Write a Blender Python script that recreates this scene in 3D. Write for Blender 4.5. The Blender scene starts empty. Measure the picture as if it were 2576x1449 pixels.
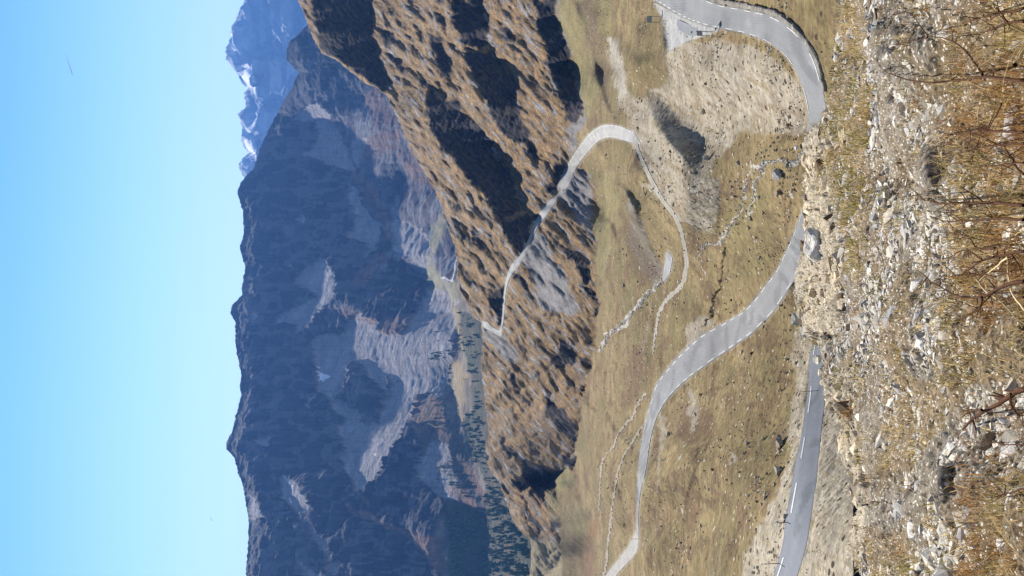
import bpy, bmesh, math, time
import numpy as np
from mathutils import Vector, Matrix
T0 = time.time()
rng = np.random.default_rng(7)
C = bpy.context.scene.collection
R_ = math.radians
# ------------------------------------------------------------------ camera geometry
F = 2231.0; PITCH = R_(8.6); CX, CY = 1288.0, 724.5       # reading scale of the photograph: 2576 x 1449
SP, CP = math.sin(PITCH), math.cos(PITCH)
def ray(x, y):
    x = np.asarray(x, float); y = np.asarray(y, float)
    r = (CY - y) / F; d = (x - CX) / F
    wx = r; wy = CP - d * SP; wz = -SP - d * CP
    h = np.hypot(wx, wy)
    return wx / h, wy / h, -wz / h                        # unit ground bearing, tangent of depression
def point(x, y, rr):
    a, b, t = ray(x, y)
    return np.stack([a * rr, b * rr, -t * rr], -1)
# regions the tracing was read from -> common reading scale
REG = {'R1': (473.6, 0, 2.0), 'R2': (473.6, 710.3, 1.962), 'R3': (1105, 0, 3.059), 'R4': (1105, 434, 2.623),
       'R5': (1183.9, 868.2, 2.494), 'R6': (1578.5, 0, 3.059), 'R7': (1578.5, 473.6, 2.8236),
       'R8': (1578.5, 947, 2.887), 'R9': (2012.6, 0, 3.059), 'R10': (2012.6, 473.6, 3.059),
       'R11': (2012.6, 947, 2.887), 'D': (0, 0, 1)}
def cv(reg, pts):
    ox, oy, s = REG[reg]
    return [(ox + p[0] / s, oy + p[1] / s) for p in pts]
# ------------------------------------------------------------------ noise
_perm = np.random.default_rng(3).permutation(4096)
_grad = np.random.default_rng(4).normal(size=(4096, 3)); _grad /= np.linalg.norm(_grad, axis=1)[:, None]
def noise3(p):
    p = np.asarray(p, float); i = np.floor(p).astype(np.int64); f = p - i
    u = f * f * f * (f * (f * 6 - 15) + 10)
    out = 0
    for dx in (0, 1):
        hx = _perm[(i[..., 0] + dx) & 4095]; wx = u[..., 0] if dx else 1 - u[..., 0]
        for dy in (0, 1):
            hy = _perm[(hx + i[..., 1] + dy) & 4095]; wy = u[..., 1] if dy else 1 - u[..., 1]
            for dz in (0, 1):
                h = _perm[(hy + i[..., 2] + dz) & 4095]; wz = u[..., 2] if dz else 1 - u[..., 2]
                g = _grad[h]
                out = out + wx * wy * wz * (g[..., 0] * (f[..., 0] - dx) + g[..., 1] * (f[..., 1] - dy) + g[..., 2] * (f[..., 2] - dz))
    return out * 1.6
def fbm(p, wl, octs=4, gain=.5, seed=0.0):
    s = 0; a = 1
    for k in range(octs):
        s = s + a * noise3(p / (wl / 2 ** k) + seed + 17.3 * k); a *= gain
    return s
def ridged(p, wl, octs=4, gain=.5, seed=0.0):
    s = 0; a = 1
    for k in range(octs):
        s = s + a * (1 - 2 * np.abs(noise3(p / (wl / 2 ** k) + seed + 9.1 * k))); a *= gain
    return s
def sstep(a, b, v):
    t = np.clip((v - a) / (b - a), 0, 1); return t * t * (3 - 2 * t)
# ------------------------------------------------------------------ masks from traced outlines
def pip(x, y, poly):
    px = [p[0] for p in poly]; py = [p[1] for p in poly]
    m = np.zeros(x.shape, bool)
    sel = (x >= min(px)) & (x <= max(px)) & (y >= min(py)) & (y <= max(py))
    if not sel.any(): return m
    xs = x[sel]; ys = y[sel]; inn = np.zeros(xs.shape, bool); n = len(poly)
    for i in range(n):
        x1, y1 = poly[i]; x2, y2 = poly[(i + 1) % n]
        if y1 == y2: continue
        c = ((y1 > ys) != (y2 > ys)) & (xs < (x2 - x1) * (ys - y1) / (y2 - y1) + x1)
        inn ^= c
    m[sel] = inn
    return m
def linedist(x, y, pts):
    best = np.full(x.shape, 1e9)
    for (x1, y1), (x2, y2) in zip(pts[:-1], pts[1:]):
        dx, dy = x2 - x1, y2 - y1; L = dx * dx + dy * dy + 1e-9
        sel = (x > min(x1, x2) - 90) & (x < max(x1, x2) + 90) & (y > min(y1, y2) - 90) & (y < max(y1, y2) + 90)
        if not sel.any(): continue
        xs = x[sel]; ys = y[sel]
        t = np.clip(((xs - x1) * dx + (ys - y1) * dy) / L, 0, 1)
        best[sel] = np.minimum(best[sel], np.hypot(xs - x1 - t * dx, ys - y1 - t * dy))
    return best
def fold(y): return np.where(y < 0, -y, np.where(y > 1449, 2898 - y, y))
def blur(a, n):
    for _ in range(n):
        for ax in (0, 1):
            b = np.concatenate([a.take([0], ax), a, a.take([-1], ax)], ax)
            k = a.shape[ax]
            a = (b.take(range(0, k), ax) + 2 * a + b.take(range(2, k + 2), ax)) / 4
    return a
def warp(x, y, amp, wl, seed=0.):
    p = np.stack([x, y, np.zeros_like(x)], -1)
    return x + amp * fbm(p, wl, 4, .6, 3.1 + seed), y + amp * fbm(p, wl, 4, .6, 51.7 + seed)
def multi(x, y, polys):
    m = np.zeros(x.shape, bool)
    for p in polys: m |= pip(x, y, p)
    return m.astype(float)
def mix(a, b, m):
    return a * (1 - m[..., None]) + np.asarray(b) * m[..., None]
def interp(yq, pts):
    ys = [p[1] for p in pts]; xs = [p[0] for p in pts]
    return np.interp(yq, ys, xs)
# ------------------------------------------------------------------ materials
def srgb(c): return tuple(((v / 255) / 12.92 if v <= 10 else (((v / 255) + .055) / 1.055) ** 2.4) for v in c)
def mat(name, base=(.5, .5, .5), rough=.9, attr=None, noises=(), speck=None, bump=(), spec=.06, crack=None):
    """noises: (scale, detail, low, high); speck: (scale, colour, low, high, attr-driven); bump: (scale, strength, distance)"""
    m = bpy.data.materials.new(name); m.use_nodes = True; nt = m.node_tree; N = nt.nodes; L = nt.links
    bs = N['Principled BSDF']; bs.inputs['Roughness'].default_value = rough
    bs.inputs['Specular IOR Level'].default_value = spec
    tc = N.new('ShaderNodeTexCoord')
    if attr:
        at = N.new('ShaderNodeAttribute'); at.attribute_name = attr; col = at.outputs['Color']; alpha = at.outputs['Alpha']
    else:
        rg = N.new('ShaderNodeRGB'); rg.outputs[0].default_value = (*base, 1); col = rg.outputs[0]; alpha = None
    for (sc, det, lo, hi) in noises:
        n = N.new('ShaderNodeTexNoise'); n.inputs['Scale'].default_value = sc; n.inputs['Detail'].default_value = det
        n.inputs['Roughness'].default_value = .65
        L.new(tc.outputs['Object'], n.inputs['Vector'])
        mr = N.new('ShaderNodeMapRange'); mr.inputs['From Min'].default_value = .3; mr.inputs['From Max'].default_value = .7
        mr.inputs['To Min'].default_value = lo; mr.inputs['To Max'].default_value = hi; mr.clamp = False
        L.new(n.outputs['Fac'], mr.inputs['Value'])
        mx = N.new('ShaderNodeMix'); mx.data_type = 'RGBA'; mx.blend_type = 'MULTIPLY'; mx.inputs['Factor'].default_value = 1
        L.new(col, mx.inputs['A']); L.new(mr.outputs['Result'], mx.inputs['B']); col = mx.outputs['Result']
    for sp in (speck or ()):
        sc, c, amount, useattr = sp
        v = N.new('ShaderNodeTexVoronoi'); v.inputs['Scale'].default_value = sc
        L.new(tc.outputs['Object'], v.inputs['Vector'])
        sx = N.new('ShaderNodeSeparateColor'); L.new(v.outputs['Color'], sx.inputs[0])
        mul = N.new('ShaderNodeMath'); mul.operation = 'MULTIPLY'; mul.inputs[0].default_value = amount
        if useattr and alpha: L.new(alpha, mul.inputs[1])
        else: mul.inputs[1].default_value = 1
        lt = N.new('ShaderNodeMath'); lt.operation = 'LESS_THAN'; L.new(sx.outputs[0], lt.inputs[0]); L.new(mul.outputs[0], lt.inputs[1])
        d = N.new('ShaderNodeMath'); d.operation = 'LESS_THAN'; L.new(v.outputs['Distance'], d.inputs[0]); d.inputs[1].default_value = .42
        m2 = N.new('ShaderNodeMath'); m2.operation = 'MULTIPLY'; L.new(lt.outputs[0], m2.inputs[0]); L.new(d.outputs[0], m2.inputs[1])
        mx = N.new('ShaderNodeMix'); mx.data_type = 'RGBA'; L.new(m2.outputs[0], mx.inputs['Factor'])
        L.new(col, mx.inputs['A']); mx.inputs['B'].default_value = (*c, 1); col = mx.outputs['Result']
    L.new(col, bs.inputs['Base Color'])
    nrm = None
    for (sc, st, dist) in bump:
        n = N.new('ShaderNodeTexNoise'); n.inputs['Scale'].default_value = sc; n.inputs['Detail'].default_value = 6
        n.inputs['Roughness'].default_value = .7
        L.new(tc.outputs['Object'], n.inputs['Vector'])
        b = N.new('ShaderNodeBump'); b.inputs['Strength'].default_value = st; b.inputs['Distance'].default_value = dist
        L.new(n.outputs['Fac'], b.inputs['Height'])
        if nrm: L.new(nrm, b.inputs['Normal'])
        nrm = b.outputs['Normal']
    if nrm: L.new(nrm, bs.inputs['Normal'])
    return m
# ------------------------------------------------------------------ mesh helpers
def mesh_np(name, V, Fc, m=None, col=None, smooth=False, parent=None):
    me = bpy.data.meshes.new(name)
    V = np.ascontiguousarray(V, np.float32).reshape(-1, 3); Fc = np.ascontiguousarray(Fc, np.int32)
    n, k = Fc.shape
    me.vertices.add(len(V)); me.vertices.foreach_set('co', V.ravel())
    me.loops.add(n * k); me.loops.foreach_set('vertex_index', Fc.ravel())
    me.polygons.add(n); me.polygons.foreach_set('loop_start', np.arange(0, n * k, k, dtype=np.int32))
    me.polygons.foreach_set('loop_total', np.full(n, k, np.int32))
    me.polygons.foreach_set('use_smooth', np.full(n, smooth, bool))
    me.update(calc_edges=True)
    if col is not None:
        a = me.color_attributes.new('Col', 'FLOAT_COLOR', 'POINT')
        if col.shape[-1] == 3: col = np.concatenate([col, np.ones(col.shape[:-1] + (1,))], -1)
        a.data.foreach_set('color', np.ascontiguousarray(col, np.float32).ravel())
    if m: me.materials.append(m)
    o = bpy.data.objects.new(name, me); C.objects.link(o)
    if parent: o.parent = parent
    return o
def gridfaces(nr, nc):
    i = np.arange(nr - 1)[:, None] * nc + np.arange(nc - 1)[None, :]
    return np.stack([i, i + 1, i + nc + 1, i + nc], -1).reshape(-1, 4)
def tag(o, label=None, cat=None, group=None, kind=None):
    if label: o['label'] = label
    if cat: o['category'] = cat
    if group: o['group'] = group
    if kind: o['kind'] = kind
    return o
def gnormals(P):
    du = np.gradient(P, axis=0); dv = np.gradient(P, axis=1)
    n = np.cross(du, dv); n /= np.linalg.norm(n, axis=-1)[..., None] + 1e-12
    n *= np.where(n[..., 2:3] < 0, -1, 1)
    return n
# ------------------------------------------------------------------ depth field from slopes
def destreak(L, cc, lam):
    """keep neighbouring bearings consistent: damp changes across bearings that do not also change along them"""
    m = L.mean(1, keepdims=True); R = L - m
    A = np.concatenate([R, R[::-1]], 0); A = np.concatenate([A, A[:, ::-1]], 1)
    kx = np.fft.fftfreq(A.shape[0])[:, None]; ky = np.fft.rfftfreq(A.shape[1])[None]
    lo = 1 / (1 + (ky * lam) ** -4.0) if False else (ky * lam) ** 4 / (1 + (ky * lam) ** 4)
    g = (kx ** 2 + 1e-9) / (kx ** 2 + 1e-9 + cc * ky ** 2 * lo)
    A = np.fft.irfft2(np.fft.rfft2(A) * g, s=A.shape)
    return A[:L.shape[0], :L.shape[1]] + m
class Field:
    """ground distance along every bearing, integrated upward from the nearest row from the slope of the ground"""
    def __init__(s, x0, x1, y0, y1, st, r0, slope, nb=2, cc=.13, lam=280.):
        s.x0, s.y0, s.st = x0, y0, st
        xs = np.arange(x0, x1 + st, st); ys = np.arange(y0, y1 + st, st)
        X, Y = np.meshgrid(xs, ys, indexing='ij')
        S = blur(slope(X, Y), nb)
        T = ray(X, Y)[2]
        inc = -(T[:-1] - T[1:]) / np.maximum((S + T)[1:], .035)
        L = np.zeros_like(T); L[:-1] = np.cumsum(inc[::-1], 0)[::-1] * -1
        # L is zero at the last (nearest) row and grows upward
        s.L = L
        base = r0(ys) if callable(r0) else r0
        s.L = s.L * -1 if s.L[0].mean() < 0 else s.L
        s.L = destreak(s.L, cc, lam) + np.log(base)
        s.xs, s.ys = xs, ys
    def r(s, x, y):
        fx = np.clip((np.asarray(x, float) - s.x0) / s.st, 0, len(s.xs) - 1.001); fy = np.clip((np.asarray(y, float) - s.y0) / s.st, 0, len(s.ys) - 1.001)
        i = fx.astype(int); j = fy.astype(int); u = fx - i; v = fy - j
        L = s.L
        return np.exp(L[i, j] * (1 - u) * (1 - v) + L[i + 1, j] * u * (1 - v) + L[i, j + 1] * (1 - u) * v + L[i + 1, j + 1] * u * v)
    def P(s, x, y): return point(x, y, s.r(x, y))
# ================================================================== TRACED OUTLINES
SIL_MID = [(700, -300), (725, -100), (750, 0), (765, 35), (790, 100), (810, 135), (845, 150), (875, 175), (920, 210), (950, 222), (972, 240),
           (990, 275), (1010, 320), (1035, 380), (1065, 430), (1095, 480), (1110, 515), (1115, 545), (1130, 580), (1145, 620),
           (1150, 660), (1152, 700), (1156, 730), (1175, 765), (1195, 800), (1211, 812), (1214, 870), (1211, 930), (1218, 980),
           (1225, 1050), (1232, 1100), (1224, 1112), (1222, 1135), (1232, 1150), (1225, 1165), (1240, 1190), (1256, 1212), (1270, 1250), (1290, 1310), (1320, 1345),
           (1338, 1362), (1337, 1400), (1333, 1449), (1330, 1550), (1335, 1800)]
SIL_FAR = [(900, -300), (840, 0), (790, 40), (773, 62), (748, 90), (728, 105), (721, 125), (721, 150), (743, 175), (753, 182), (743, 200), (733, 225),
           (713, 255), (693, 295), (673, 330), (653, 375), (638, 425), (616, 445), (598, 475), (598, 490), (611, 530), (613, 590),
           (603, 625), (618, 675), (608, 724), (610, 741), (583, 769), (579, 787), (593, 812), (593, 830), (591, 858), (598, 899),
           (607, 940), (603, 975), (607, 996), (598, 1031), (583, 1087), (569, 1113), (570, 1128), (591, 1154), (598, 1184),
           (611, 1220), (619, 1266), (626, 1312), (624, 1383), (618, 1434), (621, 1449), (640, 1550), (600, 1700), (640, 1800)]
SIL_DIST = [(600, -300), (590, -120)] + cv('R1', [(280, 0), (250, 80), (210, 150), (210, 200), (190, 240), (190, 300), (240, 360), (280, 430), (300, 450),
            (280, 470), (290, 530), (250, 580), (270, 640), (265, 710), (300, 770), (260, 820), (250, 850), (285, 890), (320, 940), (400, 1100)])
LIP = [(2135, -300), (2125, 0), (2112, 60), (2106, 100), (2098, 180), (2088, 250), (2078, 290), (2066, 302), (2058, 318), (2036, 335), (2032, 400), (2030, 480),
       (2026, 560), (2022, 640), (2015, 690), (1998, 715), (2000, 760), (2018, 800), (2020, 842), (2056, 862), (2072, 900), (2076, 950), (2090, 1000),
       (2104, 1040), (2112, 1090), (2122, 1140), (2138, 1180), (2150, 1230), (2166, 1280), (2160, 1330), (2150, 1400), (2168, 1449), (2160, 1800)]
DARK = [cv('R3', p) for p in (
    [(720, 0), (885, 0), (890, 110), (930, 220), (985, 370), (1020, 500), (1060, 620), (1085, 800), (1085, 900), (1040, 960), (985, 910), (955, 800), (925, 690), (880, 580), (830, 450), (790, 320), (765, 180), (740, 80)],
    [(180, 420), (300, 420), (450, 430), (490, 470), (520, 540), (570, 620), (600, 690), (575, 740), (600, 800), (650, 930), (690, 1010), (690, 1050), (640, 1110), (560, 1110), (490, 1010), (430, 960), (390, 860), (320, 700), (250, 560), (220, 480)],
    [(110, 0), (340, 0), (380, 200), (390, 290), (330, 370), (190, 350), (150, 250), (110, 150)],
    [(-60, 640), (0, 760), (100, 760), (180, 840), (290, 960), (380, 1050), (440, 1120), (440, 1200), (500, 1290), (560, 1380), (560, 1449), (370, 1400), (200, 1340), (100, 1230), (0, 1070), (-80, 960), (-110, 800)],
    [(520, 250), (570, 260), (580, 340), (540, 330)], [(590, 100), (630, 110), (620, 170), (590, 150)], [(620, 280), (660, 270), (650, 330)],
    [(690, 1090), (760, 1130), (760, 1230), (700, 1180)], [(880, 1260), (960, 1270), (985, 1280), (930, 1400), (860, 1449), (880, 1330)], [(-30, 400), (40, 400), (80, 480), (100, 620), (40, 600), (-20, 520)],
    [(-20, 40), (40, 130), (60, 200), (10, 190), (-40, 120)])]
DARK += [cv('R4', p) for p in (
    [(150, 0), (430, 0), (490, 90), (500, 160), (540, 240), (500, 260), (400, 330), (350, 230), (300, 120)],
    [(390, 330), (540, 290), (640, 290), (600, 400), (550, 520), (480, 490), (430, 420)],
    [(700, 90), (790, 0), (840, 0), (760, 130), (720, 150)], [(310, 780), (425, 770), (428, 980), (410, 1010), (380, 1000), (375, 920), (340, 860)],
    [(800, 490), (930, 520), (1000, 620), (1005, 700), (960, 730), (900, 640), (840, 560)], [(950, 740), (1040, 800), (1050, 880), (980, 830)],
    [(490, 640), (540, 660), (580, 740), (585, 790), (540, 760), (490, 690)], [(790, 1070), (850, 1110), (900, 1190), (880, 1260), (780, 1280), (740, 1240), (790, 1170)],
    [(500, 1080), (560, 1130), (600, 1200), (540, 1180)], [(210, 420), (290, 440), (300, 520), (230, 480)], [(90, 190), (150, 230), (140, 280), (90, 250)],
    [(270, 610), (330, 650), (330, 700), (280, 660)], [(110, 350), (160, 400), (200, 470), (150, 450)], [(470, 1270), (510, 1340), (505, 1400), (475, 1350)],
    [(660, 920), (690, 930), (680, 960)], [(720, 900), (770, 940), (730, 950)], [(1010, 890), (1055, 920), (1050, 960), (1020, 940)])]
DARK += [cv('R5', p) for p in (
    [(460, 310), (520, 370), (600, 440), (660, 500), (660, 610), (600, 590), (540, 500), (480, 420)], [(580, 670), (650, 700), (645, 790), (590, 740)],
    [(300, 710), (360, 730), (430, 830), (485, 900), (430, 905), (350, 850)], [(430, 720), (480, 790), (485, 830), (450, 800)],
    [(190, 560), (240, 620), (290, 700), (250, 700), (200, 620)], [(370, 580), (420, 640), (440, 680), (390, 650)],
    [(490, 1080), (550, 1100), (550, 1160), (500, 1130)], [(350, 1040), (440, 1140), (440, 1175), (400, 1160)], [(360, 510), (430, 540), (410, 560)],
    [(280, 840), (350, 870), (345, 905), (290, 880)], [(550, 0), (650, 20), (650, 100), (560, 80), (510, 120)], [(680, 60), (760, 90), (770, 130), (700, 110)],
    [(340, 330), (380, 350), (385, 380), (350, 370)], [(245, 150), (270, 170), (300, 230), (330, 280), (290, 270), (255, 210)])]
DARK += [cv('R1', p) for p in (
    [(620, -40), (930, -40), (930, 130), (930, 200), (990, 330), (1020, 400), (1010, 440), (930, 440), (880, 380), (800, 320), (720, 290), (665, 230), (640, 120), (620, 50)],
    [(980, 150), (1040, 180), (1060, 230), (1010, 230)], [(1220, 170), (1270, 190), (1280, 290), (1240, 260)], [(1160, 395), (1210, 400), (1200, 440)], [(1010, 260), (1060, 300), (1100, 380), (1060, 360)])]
PIT = cv('R6', [(185, 765), (240, 735), (310, 800), (345, 880), (400, 960), (455, 1050), (445, 1110), (380, 1165), (330, 1090), (285, 1010), (200, 930), (165, 850)])
CLIFFBASE = [(1394, -300), (1394, 0), (1405, 50), (1432, 121), (1451, 196), (1462, 278), (1445, 350), (1432, 392), (1480, 434), (1494, 470), (1497, 650), (1505, 750), (1508, 830),
             (1490, 900), (1480, 960), (1460, 1048), (1444, 1108), (1442, 1170), (1385, 1200), (1368, 1209), (1392, 1229), (1406, 1309), (1404, 1409), (1385, 1440), (1340, 1470), (1340, 1800)]
# ---- roads: paired edges (far/left edge, near/right edge), matched point by point
A_in = [(1520, -90), (1600, -42), (1634, -12), (1652, 5), (1667, 14)] + cv('R6', [(342, 90), (420, 132), (502, 167), (587, 194), (678, 214), (780, 233), (885, 255), (990, 287), (1095, 335), (1200, 417), (1290, 545), (1357, 712), (1392, 905)]) + [(2033, 330), (2035, 380), (2034, 440), (2029, 490)] + \
       cv('R7', [(1240, 160), (1192, 290), (1118, 460), (1050, 595), (975, 692), (898, 795), (822, 872), (735, 925), (660, 970), (580, 1010), (500, 1060), (440, 1115), (385, 1165), (335, 1220), (290, 1275), (240, 1335), (200, 1400)]) + \
       cv('R8', [(175, 165), (147, 260), (125, 360), (105, 465), (88, 575), (78, 690), (72, 790), (69, 860), (68, 960), (66, 1060)])
A_out = [(1600, -190), (1690, -90), (1730, -40), (1755, -16), (1770, -4)] + cv('R6', [(640, 10), (700, 32), (790, 50), (880, 66), (960, 82), (1060, 104), (1170, 150), (1285, 235), (1385, 350), (1460, 510), (1505, 700), (1530, 850), (1535, 980)]) + [(2082, 360), (2084, 410), (2082, 460), (2075, 515)] + \
       cv('R7', [(1330, 260), (1290, 400), (1230, 530), (1190, 640), (1115, 765), (1060, 850), (1015, 905), (935, 985), (870, 1045), (800, 1092), (728, 1145), (665, 1185), (605, 1225), (545, 1268), (480, 1315), (420, 1362), (345, 1430)]) + \
       cv('R8', [(275, 185), (230, 262), (196, 345), (170, 440), (154, 540), (138, 650), (122, 730), (100, 810), (86, 900), (80, 1000)])
A_in += [(1601, 1345)]; A_out += [(1607, 1350)]
n_ = min(len(A_in), len(A_out))
A_in = A_in[:n_]; A_out = A_out[:n_]
B_l = [(2040, 760), (2046, 830)] + cv('R8', [(1318, -60), (1316, 0), (1308, 100), (1288, 250), (1258, 450), (1220, 640), (1190, 800), (1160, 960), (1145, 1060), (1128, 1200), (1090, 1350), (1058, 1449)]) + [(1925, 1500), (1895, 1560), (1850, 1640)]
B_r = [(2090, 760), (2090, 830)] + cv('R8', [(1436, -60), (1436, 0), (1434, 150), (1412, 350), (1395, 520), (1372, 750), (1352, 890), (1335, 1000), (1318, 1110), (1302, 1200), (1270, 1330), (1232, 1449)]) + [(1990, 1500), (1960, 1560), (1915, 1640)]
C_l = cv('R3', [(1500, 1010), (1455, 998), (1400, 973), (1330, 960), (1270, 960), (1210, 985), (1150, 1033), (1100, 1095), (1050, 1165), (1000, 1245), (960, 1325), (915, 1440)]) + \
      cv('R4', [(790, 100), (720, 190), (660, 270), (620, 360), (580, 460), (530, 550), (470, 620), (444, 690), (428, 770), (421, 850), (416, 930), (405, 1010), (392, 1040), (350, 1018), (315, 988), (282, 978)])
C_r = cv('R3', [(1560, 1115), (1520, 1108), (1460, 1093), (1400, 1075), (1340, 1060), (1290, 1060), (1240, 1075), (1190, 1118), (1140, 1173), (1080, 1250), (1035, 1330), (975, 1445)]) + \
      cv('R4', [(835, 95), (775, 180), (722, 262), (655, 350), (612, 442), (562, 552), (512, 632), (467, 692), (442, 780), (434, 850), (430, 930), (420, 1010), (408, 1075), (375, 1070), (340, 1045), (290, 1022)])
M_l = cv('R7', [(278, 448), (272, 500), (264, 560), (254, 610), (246, 662)]); M_r = cv('R7', [(292, 455), (318, 495), (308, 560), (300, 600), (262, 662)])
A3_l = cv('R5', [(1046, 1120), (1035, 1170), (1000, 1240), (930, 1340), (880, 1400), (845, 1449), (790, 1530)]); A3_r = cv('R5', [(1052, 1130), (1054, 1250), (1045, 1290), (990, 1360), (935, 1420), (905, 1460), (850, 1550)])
D_l = [(2100, -60), (2112, -10), (2116, 30), (2114, 60), (2106, 110), (2096, 150)]; D_r = [(2140, -60), (2145, -10), (2145, 30), (2140, 60), (2135, 110), (2125, 150)]
T1 = [(1597, 352), (1604, 375), (1616, 405), (1632, 440)] + cv('R7', [(200, 0), (260, 100), (330, 190), (370, 270), (395, 360), (410, 440), (420, 540), (405, 640), (370, 710), (300, 770), (250, 830), (220, 900), (205, 1000), (190, 1090), (180, 1180)])
T2 = cv('R5', [(1100, 300), (1040, 390), (1020, 440), (960, 510), (920, 570), (900, 630), (850, 690), (825, 740), (815, 830), (810, 920), (806, 1000), (800, 1070)])
T3 = cv('R5', [(1078, 505), (1010, 620), (960, 700), (930, 780), (910, 880), (890, 1000), (875, 1150), (860, 1250), (850, 1380), (835, 1449), (820, 1560)])
FARROAD = cv('R1', [(1365, 1240), (1355, 1290), (1345, 1350), (1338, 1395), (1325, 1415), (1300, 1395), (1280, 1400)])
S1 = cv('R7', [(245, 660), (225, 682), (180, 720), (120, 780), (80, 840), (30, 890)]) + cv('R4', [(1240, 970), (1180, 1020), (1120, 1070), (1085, 1140), (1060, 1180)])
S2 = cv('R7', [(500, 500), (525, 440), (540, 400), (600, 395), (650, 380), (700, 340), (715, 280), (760, 240), (790, 180), (815, 80), (830, 0)]) + cv('R6', [(905, 1440), (950, 1290), (1000, 1300), (1060, 1255), (1150, 1240), (1280, 1240), (1370, 1150)])
S3 = cv('R7', [(860, 175), (890, 80), (900, 0)]) + cv('R6', [(975, 1400), (1010, 1370), (1040, 1290), (1060, 1258)])
DITCH = cv('R7', [(690, 430), (680, 520), (660, 640), (630, 780), (600, 880), (560, 980)])
FOLDS = [cv('R7', [(-20, -10), (40, 80), (110, 300), (180, 450), (235, 560), (228, 640)]), cv('R5', [(725, 300), (735, 375), (775, 398), (805, 445)]), cv('R5', [(830, 360), (880, 490), (922, 545)]), cv('R5', [(662, 940), (740, 1100), (772, 1190)]), cv('R5', [(520, 880), (535, 960), (600, 1060), (650, 1130)]), cv('R8', [(520, 500), (490, 700), (440, 850), (400, 1150), (370, 1449)]), cv('R4', [(1140, 330), (1195, 500), (1220, 610)]), cv('R3', [(1050, 0), (1120, 200), (1190, 400), (1260, 700), (1330, 880)]), cv('R7', [(640, -60), (650, 200), (630, 330)]), cv('R6', [(293, 180), (300, 420), (330, 640)]), cv('R5', [(1050, 880), (1048, 1100)]), cv('R7', [(160, 1060), (175, 980), (200, 820)]), cv('R4', [(1250, 100), (1330, 330), (1449, 600)]), cv('R5', [(925, 880), (960, 1060), (975, 1250)])]
SNOWLINE = cv('R5', [(845, 720), (822, 800), (810, 940), (803, 1080)])
def roadpoly(l, r): return l + r[::-1]
ROADS = [roadpoly(A_in, A_out), roadpoly(B_l, B_r), roadpoly(C_l, C_r), roadpoly(M_l, M_r), roadpoly(A3_l, A3_r), roadpoly(D_l, D_r)]
# ================================================================== MIDDLE GROUND: bowl, hillocks, cliffs
def mid_slope(X, Y):
    Yf = fold(Y)
    wx, wy = warp(X, Yf, 10, 50)
    wx2, wy2 = warp(X, Yf, 5.5, 14, 7.)
    wx = wx + (wx2 - X); wy = wy + (wy2 - Yf)
    xb = interp(Yf, CLIFFBASE)
    S = np.where(X > 1600, -.125, -.17)
    S = np.where(X > 2010, -.05, S)
    bl_ = sstep(1540, 1500, X) * sstep(640, 470, Yf); S = S * (1 - bl_) - .02 * bl_
    b2_ = sstep(1500, 1455, X) * sstep(1180, 1330, Yf); S = S * (1 - b2_) + .06 * b2_
    # gentle swells of the bowl
    S = S + .13 * fbm(np.stack([X, Yf * .4, np.zeros_like(X)], -1), 120, 4, .55, 5.)
    cl = sstep(6, -6, wx - xb)
    right = sstep(800, 560, Yf)
    ramp = .06 - .03 * right
    # beds of rock dip to the left: streaked ledges along the dip
    ang = R_(50); q = X * math.sin(ang) - Yf * math.cos(ang); p = X * math.cos(ang) + Yf * math.sin(ang)
    q = q + 9 * fbm(np.stack([X, Yf, 0 * X], -1), 90, 3, .5, 18.)
    led = fbm(np.stack([q / 17, p / 95, np.zeros_like(q)], -1), 1, 4, .6, 2.)
    led2 = fbm(np.stack([q / 9, p / 40, np.zeros_like(q)], -1), 1, 3, .6, 12.)
    Sc = ramp + .10 * led + (1 - .75 * right) * .80 * sstep(.30, .6, led) + (1 - .2 * right) * 1.0 * sstep(.30, .52, led2 + .3 * led * (1 - right))
    S = S * (1 - cl) + Sc * cl
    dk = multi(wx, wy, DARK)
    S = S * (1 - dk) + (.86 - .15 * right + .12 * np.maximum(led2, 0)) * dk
    S = np.where(pip(X, Yf, roadpoly(C_l, C_r)), np.minimum(S, .02), S)
    S = np.where(cl > .5, np.maximum(S, .13 - ray(X, Y)[2]), S)
    # hillock with the dug-out shaded face
    ua = ((X - 1686) * .53 + (Yf - 312) * .848) / 78; va = (-(X - 1686) * .848 + (Yf - 312) * .53) / 24
    pt = np.exp(-(ua * ua + va * va) ** 2); S = S + 1.15 * pt
    S = S + .3 * np.exp(-((X - 1795) / 35) ** 2 - ((Yf - 490) / 90) ** 2)
    for fl in FOLDS: S = S + .22 * np.exp(-(linedist(X, Yf, fl) / 4.5) ** 2)
    S = S - .08 * np.exp(-((X - 1655 - .55 * (Yf - 300)) / 22) ** 2 - ((Yf - 320) / 100) ** 2)
    hill = np.exp(-((X - 1640) / 30) ** 2 - ((Yf - 330) / 130) ** 2)
    S = S - .10 * hill
    S = S + .28 * np.exp(-((X - (1745 + .05 * (Yf - 500))) / 22) ** 2) * sstep(180, 330, Yf) * sstep(640, 560, Yf)
    # edge where the grass hill hides the lower-left road
    S = S - .14 * np.exp(-((X - 1612) / 7) ** 2) * sstep(1180, 1230, Yf)
    return S
def r0mid(ys): return 66 + 0 * ys
MID = Field(690, 2200, -300, 1750, 2.5, r0mid, mid_slope, 1)
print('mid field', MID.r(np.array([2080, 1850, 1600, 1450, 1215, 800]), np.array([1000, 700, 1000, 200, 820, 100])), time.time() - T0)
ncol = 1040
ycol = np.concatenate([np.linspace(-300, -8, 60), np.linspace(-6, 1455, ncol), np.linspace(1457, 1750, 60)])
nrow = 620
sil = interp(fold(ycol), SIL_MID)
sil = sil + 3.0 * fbm(np.stack([ycol, 0 * ycol, 0 * ycol], -1), 14, 4, .6)
tt = np.linspace(0, 1, nrow)[:, None]
x_bot = 2150.
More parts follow.
